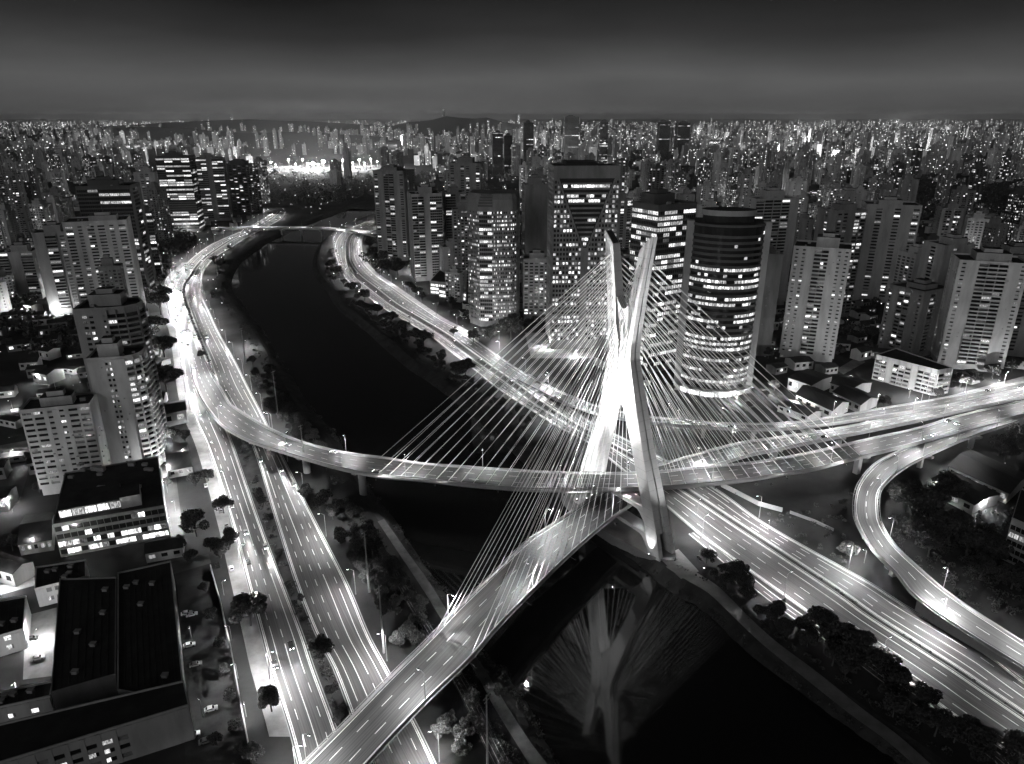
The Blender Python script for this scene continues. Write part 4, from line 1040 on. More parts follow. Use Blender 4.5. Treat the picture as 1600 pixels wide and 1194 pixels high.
# ------------------------------------------------------------------ rows of houses
rnH = random.Random(4); nh = 0
for yy in range(190, 1000, 20):
    for xx in range(-700, 760, 20):
        if nh >= 285: break
        x = xx + rnH.uniform(-6, 6); y = yy + rnH.uniform(-6, 6); u, v = PX((x, y, 3))
        if not (-40 < u < 1640 and v < 1200): continue
        lf = left_of_river(x, y)
        if lf and not (v > 478 and u < 275): continue
        if not lf and not (u > 1200 and v > 470 or u > 930 and 480 < v < 600): continue
        if not lf and u > 1380 and v > 690: continue
        if rnH.random() > .75: continue
        a, b = rnH.uniform(5, 9), rnH.uniform(4.5, 7)
        if not free(x, y, max(a, b) + 1.5, 8): continue
        t = R(rnH.choice((14, 20, -20, 28))); ux = Vector((math.cos(t), math.sin(t), 0)); uy = Vector((-ux.y, ux.x, 0)); c = Vector((x, y, 0))
        ze = rnH.uniform(3.5, 8)
        wl = rnH.choice(('white_w', 'pale_w', 'grey_w'))
        gable('house', toned[wl] + (' two-storey house' if ze > 5.5 else ' low house') + ' with dark roof', [c - ux * a - uy * b, c + ux * a - uy * b, c + ux * a + uy * b, c - ux * a + uy * b], ze, ze + rnH.uniform(.6, 2.4), wl, 'house', 3, seed=nh, zlab=('on the left bank' if lf else zone((x, y, 0))), group='houses between the towers', roofm='roof')
        nh += 1

# yards and streets; four pale left strips are added for lit patches
def flat(name, pts, mat, dz=.02):
    P = [U(u, v, 0) for u, v in pts]; mb = MB(); mb.face([(p.x, p.y, dz) for p in P]); return tag(mb.build(name, mat), kind='structure')
flat('parking_lot', [(290, 1194), (396, 1230), (332, 896), (276, 905)], M['bank'])
flat('lit_yard', [(36, 1062), (84, 1056), (94, 948), (40, 962)], M['pave'])
flat('side_street', [(262, 900), (330, 880), (326, 866), (250, 884)], M['street'], .03)
flat('forecourt', [(262, 880), (292, 874), (272, 722), (250, 726)], M['street'], .028)
flat('street_left', [(150, 505), (262, 492), (262, 486), (150, 498)], M['street'], .03)
flat('street_left_lane', [(-20, 500), (110, 492), (110, 484), (-20, 491)], M['pave'], .03)
flat('street_left_block', [(-20, 712), (44, 700), (44, 688), (-20, 700)], M['pave'], .03)
flat('street_left_row', [(20, 650), (120, 628), (118, 618), (16, 640)], M['pave'], .035)
flat('street_left_yard', [(-30, 800), (30, 786), (50, 720), (-30, 735)], M['street'], .025)
flat('street_left_corner', [(0, 930), (90, 905), (86, 893), (0, 915)], M['pave'], .03)
flat('street_right_bend', [(1318, 585), (1352, 566), (1342, 556), (1306, 578)], M['pave'], .03)
flat('street_right_lane', [(1440, 640), (1600, 596), (1600, 588), (1440, 630)], M['pave'], .03)
flat('plaza', [(820, 520), (960, 520), (1000, 560), (830, 560)], M['pave'], .02)
flat('tower_garden', [(1030, 628), (1230, 640), (1240, 600), (1060, 590)], M['bank'], .02)
flat('mast_apron', [(1030, 872), (1060, 858), (1092, 893), (1064, 905)], M['pave'], .09)
# boundary wall between parking lot and footway
P0 = [U(u, v) for u, v in ((330, 890), (345, 945), (362, 1020), (378, 1110), (398, 1215))]
W = MB()
for a, b in zip(P0, P0[1:]):
    t = (b - a).normalized(); s = Vector((-t.y, t.x, 0)) * .2
    W.loft([[tuple(p - s + Vector((0, 0, -.3))), tuple(p + s + Vector((0, 0, -.3))), tuple(p + s + Vector((0, 0, 2.6))), tuple(p - s + Vector((0, 0, 2.6)))] for p in (a, b)])
tag(W.build('boundary_wall', M['concrete']), 'concrete boundary wall between the parking lot and the left footway', 'wall')
# walls of the loop island
for nm, pts, hh, lab in (('garden_wall', [(1120, 757), (1150, 772), (1185, 790), (1222, 800)], 2.4, 'pale curving wall beside the right-hand highway'), ('garden_wall', [(1234, 802), (1270, 815), (1302, 830)], 1.4, 'low pale wall continuing toward the loop ramp')):
    W = MB(); Q = [U(*p) for p in pts]
    for a, b in zip(Q, Q[1:]):
        t = (b - a).normalized(); s = Vector((-t.y, t.x, 0)) * .25
        W.loft([[tuple(p - s + Vector((0, 0, -.3))), tuple(p + s + Vector((0, 0, -.3))), tuple(p + s + Vector((0, 0, hh))), tuple(p - s + Vector((0, 0, hh)))] for p in (a, b)])
    tag(W.build(nm, M['concrete']), lab, 'wall')

# ------------------------------------------------------------------ trees
def leafy(rn, lobes, per, size):
    b = MB()
    for (lx, ly, lz, lr) in lobes:
        for _ in range(per):
            while True:
                p = Vector((rn.uniform(-1, 1), rn.uniform(-1, 1), rn.uniform(-1, 1)))
                if .15 < p.length < 1: break
            p = p.normalized() * (p.length ** .45); p = Vector((lx + p.x * lr, ly + p.y * lr, lz + p.z * lr * .8))
            n = Vector((rn.gauss(0, 1), rn.gauss(0, 1), rn.gauss(.5, 1))).normalized(); x = n.orthogonal().normalized(); y = n.cross(x); s = size * rn.uniform(.6, 1.3)
            a = rn.uniform(0, 6.28); x2 = x * math.cos(a) + y * math.sin(a); y2 = y * math.cos(a) - x * math.sin(a)
            b.face([p - x2 * s, p - y2 * s * .55, p + x2 * s, p + y2 * s * .55])
    return b
PROTO = []
for k in range(6):
    rn = random.Random(50 + k); lobes = []
    flat_ = k in (4, 5)
    for q in range(15 if not flat_ else 13):
        a = rn.uniform(0, 6.28); r_ = rn.uniform(.15, .72) ** .8; zc = rn.uniform(.75, 1.55) if not flat_ else rn.uniform(1.05, 1.35)
        r_ *= 1.0 if zc < 1.25 else .6
        lobes.append((r_ * math.cos(a), r_ * math.sin(a), zc, rn.uniform(.22, .40) if not flat_ else rn.uniform(.22, .34)))
    crown = leafy(rn, lobes, 210, .075).mesh('crown', M['foliage'])
    tr = MB(); tr.tube((0, 0, -.1), (.03, .02, .55), .06, .042, 7, caps=False); tr.tube((.03, .02, .55), (.0, .03, 1.0), .042, .025, 6, caps=False)
    for (lx, ly, lz, lr) in lobes[:9]: tr.tube((.02, .02, rn.uniform(.45, .75)), (lx, ly, lz), .024, .008, 5, caps=False)
    PROTO.append((crown, tr.mesh('trunk', M['bark'])))
def tree(p, r, k, lab, zl, group):
    root = empty('tree', (p[0], p[1], p[2] if len(p) > 2 else 0), rng.uniform(0, 6.28)); s = r * rng.uniform(.95, 1.05)
    root.scale = (s, s, s * rng.uniform(.9, 1.1)); tag(root, None, 'tree', group); later(root, (p[0], p[1], r), lab, zl)
    link('crown', PROTO[k][0], root); link('trunk', PROTO[k][1], root)
def treepx(u, v, rpx, k, lab, zl, group):
    g = U(u, v); dpt = g.y * math.cos(PITCH) + CAMH * math.sin(PITCH)
    tree((g.x, g.y, 0), rpx * dpt / FPX, k, lab, zl, group); OCC.append((g.x, g.y, 3))
for u, v, r, k in [(392, 978, 30, 1), (502, 1030, 22, 0), (425, 1112, 24, 2), (350, 802, 17, 0), (308, 838, 24, 1), (345, 872, 20, 2), (326, 752, 12, 0), (306, 760, 14, 3), (360, 852, 16, 1), (280, 860, 15, 3), (340, 1165, 14, 2), (395, 1190, 20, 0)]:
    treepx(u, v, r, k, 'dark leafy tree', 'on the left footway', 'street trees on the left')
for u, v, r, k in [(252, 492, 22, 4), (244, 530, 26, 5), (258, 560, 24, 4), (262, 618, 30, 5), (232, 540, 20, 4), (240, 600, 20, 5), (222, 470, 16, 4), (270, 690, 13, 3), (290, 690, 11, 2), (258, 470, 12, 3)]:
    treepx(u, v, r, k, 'broad umbrella-shaped tree', 'beside the left highway', 'umbrella trees on the left')
for u, v, r, k in [(1104, 880, 14, 0), (1150, 912, 22, 1), (1165, 925, 18, 2), (1280, 1002, 32, 1), (1330, 1030, 34, 0), (1300, 1040, 26, 2), (1370, 1055, 30, 3), (1400, 1085, 26, 1), (1440, 1110, 24, 2), (1520, 1170, 34, 0), (1490, 1160, 24, 3), (1590, 1200, 34, 1), (1460, 1150, 26, 2), (1250, 985, 14, 3), (1395, 1120, 22, 0)]:
    treepx(u, v, r, k, 'dark tree', 'on the right river bank', 'trees on the right river bank')
for u, v, r, k in [(1322, 872, 18, 3), (1415, 800, 34, 0), (1450, 825, 36, 1), (1470, 790, 30, 2), (1430, 850, 30, 3), (1480, 850, 30, 1), (1510, 870, 30, 0), (1550, 885, 30, 2), (1590, 700, 24, 1), (1560, 712, 20, 0), (1530, 905, 26, 3), (1580, 920, 28, 1), (1450, 870, 26, 0), (1600, 830, 24, 2), (1570, 720, 18, 3)]:
    treepx(u, v, r, k, 'big dark tree', 'beside the loop ramp', 'trees by the loop ramp')
for u, v, r, k in [(612, 508, 14, 4), (628, 520, 12, 0), (662, 540, 14, 4), (650, 532, 10, 1), (728, 590, 17, 4), (718, 592, 12, 2), (570, 470, 11, 0), (556, 458, 10, 1), (528, 430, 9, 2), (521, 420, 9, 0), (520, 400, 8, 3), (590, 492, 10, 3), (690, 562, 9, 1)]:
    treepx(u, v, r, k, 'dark tree', 'between river and right highway', 'trees above the far river bank')
for u, v, r, k in [(766, 532, 13, 1), (798, 530, 21, 1), (740, 535, 11, 0), (705, 480, 9, 2), (650, 464, 10, 0), (640, 458, 10, 1), (608, 428, 14, 0), (600, 412, 12, 2), (622, 432, 15, 1), (578, 388, 10, 3), (585, 400, 10, 0), (712, 500, 10, 3), (708, 525, 8, 4), (660, 468, 8, 3), (850, 600, 10, 1), (1060, 600, 9, 0), (1045, 618, 10, 2), (1090, 640, 8, 3), (1170, 640, 8, 1), (1210, 610, 10, 0), (1195, 625, 9, 2), (1340, 640, 9, 2), (1380, 636, 10, 0), (1480, 610, 14, 1), (1500, 605, 14, 2), (1520, 600, 13, 0), (1550, 590, 14, 3), (1580, 582, 14, 1), (1465, 622, 10, 3), (1350, 520, 12, 1), (1362, 530, 12, 0), (1225, 520, 14, 2), (1590, 480, 14, 0), (1440, 600, 12, 1), (1200, 560, 10, 3)]:
    treepx(u, v, r, k, 'round street tree', 'along the right highway', 'street trees on the right')
for u, v, r, k in [(500, 800, 16, 0), (520, 812, 15, 2), (478, 778, 13, 1), (540, 800, 14, 3), (532, 850, 16, 1), (560, 860, 14, 0), (600, 920, 16, 2), (620, 960, 18, 1), (600, 960, 16, 3), (640, 1000, 18, 0), (625, 1010, 16, 2), (690, 1150, 18, 1), (720, 1180, 18, 3), (705, 1130, 14, 0), (780, 1090, 12, 2), (420, 815, 10, 0), (412, 790, 9, 2), (405, 780, 10, 1), (315, 560, 7, 3), (470, 940, 7, 1), (435, 870, 8, 2), (515, 1085, 11, 3), (528, 1130, 11, 1), (430, 640, 10, 0), (440, 660, 11, 2), (410, 600, 10, 1), (395, 570, 9, 3), (385, 520, 9, 0), (352, 455, 7, 1), (345, 420, 9, 4), (335, 412, 8, 4)]:
    treepx(u, v, r, k, 'scrubby tree', 'beside the left highway and water', 'trees on the left river bank')

for u, v, r, k in [(322, 925, 11, 2), (332, 968, 12, 0), (343, 1012, 12, 3), (350, 1055, 11, 1), (362, 1098, 13, 2), (368, 1140, 12, 0), (380, 1180, 13, 3), (300, 880, 13, 1), (330, 862, 14, 0), (268, 862, 12, 2), (262, 760, 9, 3), (240, 745, 8, 1), (20, 860, 16, 1), (12, 900, 14, 0), (62, 770, 10, 2), (45, 720, 9, 3)]:
    treepx(u, v, r, k, 'small dark tree', 'around the lower left buildings', 'trees around the lower left lots')
# undergrowth along the banks and medians
rnU = random.Random(9); lob = []
for k in range(900):
    if k < 500: i = rnU.randrange(8, 60); p = bt_l[i] + (bt_l[i] - rl[i]).normalized() * rnU.uniform(-4, 22); zl, gr = 'beside the left highway and water', 'trees on the left river bank'
    else: i = rnU.randrange(0, 90); p = bt_r[i] + (bt_r[i] - rr[i]).normalized() * rnU.uniform(2, 20); zl, gr = 'on the right river bank', 'trees on the right river bank'
    r_ = rnU.uniform(2.2, 4.6)
    if depth(p) < 130 or not free(p.x, p.y, 1.6, 2.5) or (p - MC).length < 52 or in_poly(p.x, p.y, riv2): continue
    if any((c - p).length < 4 + r_ for c in RP.C + TP.C): continue
    tree((p.x, p.y, -.2), r_, rnU.randrange(4), 'scrubby tree' if k < 500 else 'dark tree', zl, gr); OCC.append((p.x, p.y, r_ * .75))
def scrub(line_a, line_b, n, r0, r1):
    for _ in range(n):
        i = rnU.randrange(len(line_a) - 1); f = rnU.random(); p = line_a[i].lerp(line_a[i + 1], f); q = line_b[i].lerp(line_b[i + 1], f); c = p.lerp(q, rnU.random())
        if depth(c) > 900 or depth(c) < 100: continue
        r_ = rnU.uniform(r0, r1); lob.append((c.x, c.y, c.z + r_ * .3, r_))
scrub(rl, offset(bt_l, 9), 1500, .9, 2.6); scrub(rr, offset(bt_r, -5), 900, .6, 1.8)
ml = [(a, b) for a, b in zip(L1.B, L2.A)]
scrub([a.lerp(b, .2) for a, b in ml], [a.lerp(b, .8) for a, b in ml], 420, .5, 1.5)
mr = [(a, b) for a, b in zip(R1.B, R2.A)]
scrub([a.lerp(b, .4) for a, b in mr], [a.lerp(b, .6) for a, b in mr], 120, .3, .7)
for _ in range(150):
    u, v = rnU.uniform(1080, 1330), rnU.uniform(755, 880); g = U(u, v)
    if free(g.x, g.y, 1, 1.5, False): lob.append((g.x, g.y, .3, rnU.uniform(.5, 1.5)))
for _ in range(240):
    u, v = rnU.uniform(1380, 1620), rnU.uniform(800, 960); g = U(u, v)
    if free(g.x, g.y, 1, 2, False): lob.append((g.x, g.y, .4, rnU.uniform(.8, 2.2)))
tag(leafy(rnU, lob, 46, .42).build('undergrowth', M['foliage']), 'dark scrub and weeds along the banks and medians', 'undergrowth', kind='stuff')
# woods far off that read as one mass
lob = []
def wood(u0, u1, v0, v1, n, r0, r1):
    for _ in range(n):
        g = U(rnU.uniform(u0, u1), rnU.uniform(v0, v1)); r_ = rnU.uniform(r0, r1)
        if free(g.x, g.y, r_ * .6, 3): lob.append((g.x, g.y, r_ * .9, r_))
wood(200, 300, 362, 402, 90, 6, 10); wood(400, 580, 262, 320, 150, 8, 14); wood(1410, 1600, 288, 345, 200, 8, 14); wood(0, 130, 470, 560, 60, 5, 8)
wood(200, 262, 410, 470, 40, 4, 7); wood(1210, 1600, 470, 560, 90, 3.5, 6); wood(560, 700, 380, 440, 30, 4, 6); wood(330, 430, 372, 470, 50, 1.5, 3); wood(730, 860, 470, 530, 30, 3, 5); wood(600, 1600, 330, 470, 160, 4, 7)
tag(leafy(rnU, lob, 60, 1.9).build('woodland', M['foliage']), 'dark woods and park trees between the distant towers', 'woodland', kind='stuff')

# ------------------------------------------------------------------ lamp posts
mb = MB(); mb.tube((0, 0, -.2), (0, 0, 11.6), .16, .09, 7); POLE = mb.mesh('pole', M['metal'])
mb = MB(); mb.tube((0, 0, 11.5), (1.1, 0, 12.2), .07, n=5); mb.tube((1.1, 0, 12.2), (2.2, 0, 12.3), .06, n=5); ARM = mb.mesh('arm', M['metal'])
mb = MB(); mb.box(1.9, 2.9, -.22, .22, 12.22, 12.42); HEADC = mb.mesh('lamp_housing', M['dark_metal'])
mb = MB(); mb.box(1.95, 2.85, -.2, .2, 12.12, 12.2); HEAD = mb.mesh('lamp_head', M['lamp'])
mb = MB(); mb.tube((0, 0, -.2), (0, 0, 31), .42, .22, 8); TALL = mb.mesh('pole', M['metal'])
mb = MB(); mb.box(-1.6, 1.6, -.12, .12, 30.2, 30.5); mb.box(-1.2, 1.2, -.12, .12, 28.6, 28.8); CROSS = mb.mesh('crossarm', M['metal'])
LT = {}
def light_data(pw, rad=.35, cut=False):
    k = (round(pw), rad, cut)
    if k not in LT:
        l = bpy.data.lights.new('lamp_light', 'SPOT' if cut else 'POINT')
        if cut: l.spot_size = R(148); l.spot_blend = .35
        l.energy = pw; l.shadow_soft_size = rad; LT[k] = l
    return LT[k]
def post(p, face, pw, lab, zl, group, h=1.0, lit=True, cut=False):
    root = empty('street_lamp', p, math.atan2(face.y, face.x)); root.scale = (h, h, h); tag(root, None, 'street lamp', group); later(root, (p[0], p[1], 6), lab, zl)
    link('pole', POLE, root); link('arm', ARM, root); hd = link('lamp_housing', HEADC, root)
    if lit:
        link('lamp_head', HEAD, root)
        lo = bpy.data.objects.new('lamp_light', light_data(pw, .35, cut)); col.objects.link(lo); lo.parent = root; lo.location = (2.4, 0, 11.9)
LAMP = 3.1
def row(rd, side, d0, d1, step, off, pw, lab, zl, group, h=1.0, both=False):
    d = d0; k = 0
    while d < d1:
        sd = side if not both else (k % 2)
        p = rd.at(d, sd, off if sd else -off); q = rd.at(d, .5); f = q - p
        post((p.x, p.y, p.z), f, pw * LAMP * rng.uniform(.7, 1.3), lab, zl, group, h, cut=True); d += step * rng.uniform(.85, 1.15); k += 1
row(L1, 0, 4, L1.len * .97, 40, 1.2, 8500, 'slim street lamp', 'on the outer side of the left highway', 'lamps along the left highway')
row(L2, 1, 10, L2.len * .97, 44, 1.5, 8000, 'slim street lamp', 'on the river side of the left highway', 'lamps along the left highway')
row(R1, 0, 6, R1.len * .97, 48, 1.5, 11000, 'slim street lamp', 'on the river side of the right highway', 'lamps along the right highway')
row(R2, 1, 20, R2.len * .97, 48, 1.5, 10000, 'slim street lamp', 'on the inner side of the right highway', 'lamps along the right highway')
row(DA, 1, 40, DA.len * .98, 36, -.2, 8200, 'slim deck lamp', 'on the upper bridge deck', 'lamps on the bridge decks', .95, both=True)
row(DB, 0, 10, DB.len * .98, 36, -.2, 8200, 'slim deck lamp', 'on the lower bridge deck', 'lamps on the bridge decks', .95, both=True)
row(DV, 0, 30, DV.len * .98, 36, -.2, 8200, 'slim deck lamp', 'on the viaduct behind the mast', 'lamps on the viaduct', .95)
row(DL, 1, 20, DL.len * .98, 34, .2, 6200, 'slim ramp lamp', 'on the loop ramp', 'lamps on the loop ramp', .9)
row(DX, 0, 20, DX.len * .98, 50, -.2, 9000, 'slim lamp', 'on the far river bridge', 'lamps on the river bridge', .9)
# tall unlit power poles along the left bank
for u, v in ((434, 645), (577, 925), (384, 568), (762, 1205), (340, 430), (478, 740), (600, 1020)):
    g = U(u, v); root = empty('power_pole', (g.x, g.y, -.1), R(60)); tag(root, None, 'pole', 'tall poles on the left bank'); later(root, (g.x, g.y, 10), 'tall pale power pole', 'on the left river bank')
    s = .95; root.scale = (s, s, s); link('pole', TALL, root); link('crossarm', CROSS, root)
# lamps in the side streets and between the towers
rnL = random.Random(12); nl = 0
for u, v, pw in ((60, 1010, 3500), (40, 970, 3000), (262, 770, 3500), (268, 830, 4000), (20, 720, 4000), (60, 690, 3500), (130, 690, 3000), (250, 650, 4500), (262, 700, 3000), (20, 800, 3000), (60, 860, 3500), (100, 900, 2500), (2, 930, 3000), (30, 1090, 2500), (350, 930, 900), (362, 1000, 900), (372, 1060, 900), (385, 1120, 900), (300, 1000, 260), (318, 1120, 260), (1060, 655, 5000), (1200, 615, 5000), (1150, 630, 6000), (1240, 640, 4000), (850, 545, 6000), (900, 560, 6000), (950, 575, 6000), (1450, 630, 5000), (1420, 622, 4000), (1500, 610, 6000), (1560, 600, 6000), (1330, 600, 4000), (1380, 560, 4000), (1490, 740, 2500), (1460, 770, 2500), (1540, 800, 2500), (1570, 870, 2500), (700, 465, 7000), (725, 520, 5000), (780, 545, 5000), (650, 450, 6000), (286, 660, 4500), (262, 745, 4500), (275, 800, 4500), (285, 720, 3500), (20, 640, 4000), (150, 760, 2500), (1200, 830, 2500), (1350, 880, 2000), (1090, 800, 2500), (240, 470, 6000), (235, 510, 5000), (240, 580, 5000), (40, 490, 5000), (90, 495, 5000), (60, 600, 2500), (110, 590, 2500)):
    g = U(u, v)
    post((g.x, g.y, 0), Vector((rnL.uniform(-1, 1), rnL.uniform(-1, 1), 0)), pw * 4.5, 'short street lamp', 'in the side streets', 'lamps in the side streets', .55); nl += 1
for _ in range(4000):
    if nl > 104: break
    y = rnL.uniform(560, 1900); x = rnL.uniform(-.78, .78) * y; u, v = PX((x, y, 5))
    if not -20 < u < 1620 or (430 < u < 600) or any((x - a) ** 2 + (y - b) ** 2 < r * r for a, b, r in PARK): continue
    if not free(x, y, 2, 3): continue
    OCC.append((x, y, 14 + y * .012)); g = (x, y, 0)
    post(g, Vector((rnL.uniform(-1, 1), rnL.uniform(-1, 1), 0)), 12000 + y * 24, 'distant street lamp', 'between the far towers', 'lamps between the far towers', .62); nl += 1

# ------------------------------------------------------------------ floodlights of the mast
def spot(name, p, aim, pw, size, blend=.6, parent=None):
    l = bpy.data.lights.new(name, 'SPOT'); l.energy = pw; l.spot_size = R(size); l.spot_blend = blend; l.shadow_soft_size = .5
    o = bpy.data.objects.new(name, l); col.objects.link(o); o.location = p
    d = Vector(aim) - Vector(p); o.rotation_euler = d.to_track_quat('-Z', 'Y').to_euler()
    return o
FL = .9
for k, (p, aim, pw, size) in enumerate([
    (mp_(-17, -9, 10.5), mp_(-13, -2, 60), 0.35e5, 50), (mp_(-4, -22, 22.5), mp_(-8, 0, 122), 1.25e6, 32), (mp_(6, -23, 22.5), mp_(9, 0, 122), 1.1e6, 32), (mp_(4, -27, 22.4), mp_(10, 0, 122), 9e5, 26), (mp_(5, -19, 22.5), mp_(6, 0, 85), 1.5e5, 50),
    (mp_(5, 19, 22.5), mp_(6, 0, 90), 3.0e5, 60), (mp_(31, -6.6, .7), mp_(20, -3, 46), 1.0e4, 80), (mp_(52, 6, .6), mp_(18, 0, 62), 1.1e5, 40), (mp_(-10, 17, 22.5), mp_(-6, 0, 90), 3e5, 60),
    (mp_(-1, -13, 22.5), mp_(-14, 0, 30), .3e5, 80)]):
    root = empty('floodlight', p); tag(root, None, 'floodlight', 'floodlights of the mast'); later(root, p, 'small floodlight aimed up at the mast', 'by the foot of the mast')
    b = MB(); b.box(-.5, .5, -.35, .35, -.3, .25); b.tube((0, 0, -.6), (0, 0, -.3), .12, n=6); b.build('housing', M['dark_metal'], root)
    b = MB(); b.box(-.2, .2, -.14, .14, .26, .3); b.build('lens', M['lamp'], root)
    s_ = spot('floodlight_beam', p + Vector((0, 0, .5)), aim, pw * FL, size); s_.parent = root; local(s_, root)
# floodlights for the cables on the decks
for rd, ds in ((DA, [dmA - eA * f for f in (.25, .5, .75, 1.0)] + [dmA + eA2 * f for f in (.3, .6, .9)]), (DB, [dmB - eB * f for f in (.25, .5, .75, 1.0)] + [dmB + eB2 * f for f in (.3, .6, .9)])):
    for d in ds:
        for sd in (0, 1):
            p = rd.at(d, sd, 3.0 if sd else -3.0) + Vector((0, 0, -1.0)); root = empty('floodlight', p); tag(root, None, 'floodlight', 'floodlights of the cables'); later(root, p, 'small floodlight aimed up the stay cables', 'on the bridge decks')
            b = MB(); b.box(-.3, .3, -.25, .25, -.3, .2); b.build('housing', M['dark_metal'], root); b = MB(); q = rd.at(d, sd) - p; b.tube((0, 0, -.2), (q.x, q.y, q.z - .6), .09, n=5); b.build('bracket', M['metal'], root)
            s_ = spot('floodlight_beam', p + Vector((0, 0, .5)), p.lerp(mp_(0, 0, 110), .6), 4.0e4 * FL, 75); s_.parent = root; local(s_, root)

# ------------------------------------------------------------------ cars
def carmesh(paint):
    b = MB()
    prof = [(-2.1, .35), (2.1, .35), (2.15, .62), (1.95, .78), (1.05, .92), (.45, 1.38), (-1.0, 1.42), (-1.65, .98), (-2.1, .92)]
    b.loft([[(x, -.86, z) for x, z in prof], [(x, .86, z) for x, z in prof]])
    for sx in (-1.3, 1.3):
        for sy in (-.8, .8): b.tube((sx, sy - .1, .32), (sx, sy + .1, .32), .32, n=8, m=1)
    for y in (-.875, .875): b.face([(-1.5, y, .98), (.95, y, .95), (.42, y * .985, 1.32), (-.98, y * .985, 1.35)], 2)
    b.face([(1.0, -.72, .965), (1.0, .72, .965), (.5, .68, 1.36), (.5, -.68, 1.36)], 2)
    b.face([(-1.62, -.7, 1.02), (-1.62, .7, 1.02), (-1.06, .66, 1.40), (-1.06, -.66, 1.40)], 2)
    return b.mesh('car', [paint, M['tyre'], M['glass']])
CARS = [(carmesh(M['car_white']), 'white'), (carmesh(M['car_grey']), 'grey'), (carmesh(M['car_black']), 'black')]
b = MB(); b.box(2.08, 2.2, -.2, .2, .55, .76); HL = b.mesh('headlight', M['headlight'])
b = MB(); b.box(-2.2, -2.08, -.2, .2, .68, .86); TL = b.mesh('taillight', M['taillight'])
CL = bpy.data.lights.new('headlight_beam', 'SPOT'); CL.energy = 90000; CL.spot_size = R(15); CL.spot_blend = 1.0; CL.shadow_soft_size = .3
rnC = random.Random(3)
def car(p, t, zl, lights=True, k=None, group='cars on the highways'):
    me, tone = CARS[k if k is not None else rnC.choice((0, 0, 1, 1, 2))]
    o = link('car', me, None, p, math.atan2(t.y, t.x)); tag(o, None, 'car', group)
    later(o, p, tone + (' car with its lights on' if lights else ' parked car'), zl)
    pitch = math.asin(max(-1, min(1, t.z))); o.rotation_euler = (0, -pitch, math.atan2(t.y, t.x))
    for sy in (-.6, .6):
        for me2, nm in ((HL, 'headlight'), (TL, 'taillight')):
            if lights or nm == 'x': c = link(nm, me2, o); c.location = (0, sy, 0)
    if lights:
        lo = bpy.data.objects.new('headlight_beam', CL); col.objects.link(lo); lo.parent = o; lo.location = (2.3, 0, .9); lo.rotation_euler = (R(90 - 2.6), 0, R(-90))
def traffic(rd, lanes, dirn, gaps, zl, d0=0, d1=None, dz=.04):
    d1 = rd.len if d1 is None else d1
    for ln in range(lanes):
        d = d0 + rnC.uniform(0, gaps[1])
        while d < d1:
            lat = (ln + .5) / lanes; p = rd.at(d, lat) + Vector((0, 0, dz)); t = (rd.at(d + 2, lat) - rd.at(d - 2, lat)).normalized() * dirn
            if depth(p) > 60: car(p, t, zl)
            d += rnC.uniform(*gaps)
traffic(L1, 4, -1, (26, 80), 'on the left highway inner lanes', L1.len * .33, L1.len * .62)
traffic(L1, 4, -1, (140, 320), 'on the left highway inner lanes', L1.len * .62)
traffic(L1, 4, -1, (180, 340), 'on the left highway inner lanes', 40, L1.len * .32)
traffic(L2, 5, -1, (260, 520), 'on the left highway river lanes', 60)
traffic(R1, 4, 1, (300, 600), 'on the right highway river lanes', 60)
traffic(R2, 4, 1, (300, 560), 'on the right highway inner lanes', 60)
traffic(DA, 3, -1, (300, 500), 'on the upper bridge deck', 80)
traffic(DB, 3, 1, (300, 500), 'on the lower bridge deck', 120)
traffic(DV, 2, 1, (120, 240), 'on the viaduct behind the mast', 20)
traffic(DX, 2, 1, (70, 150), 'on the far river bridge', 10)
for u, v in ((388, 880), (354, 822), (366, 845), (345, 800), (318, 742), (322, 760), (362, 890), (340, 885)):
    p = U(u, v); d = near_d(L1, u + 20, v); t = L1.dir(d); car((p.x, p.y, .12), t, 'beside the left footway', False, group='cars parked on the left')

for u, v in ((292, 960), (300, 962), (296, 1010), (306, 1040), (330, 1110), (302, 1150), (322, 1160), (50, 1000), (60, 1030)):
    p = U(u, v); car((p.x, p.y, .06), Vector((.9, .4, 0)).normalized(), 'in the lower left lots', False, group='cars parked on the left')

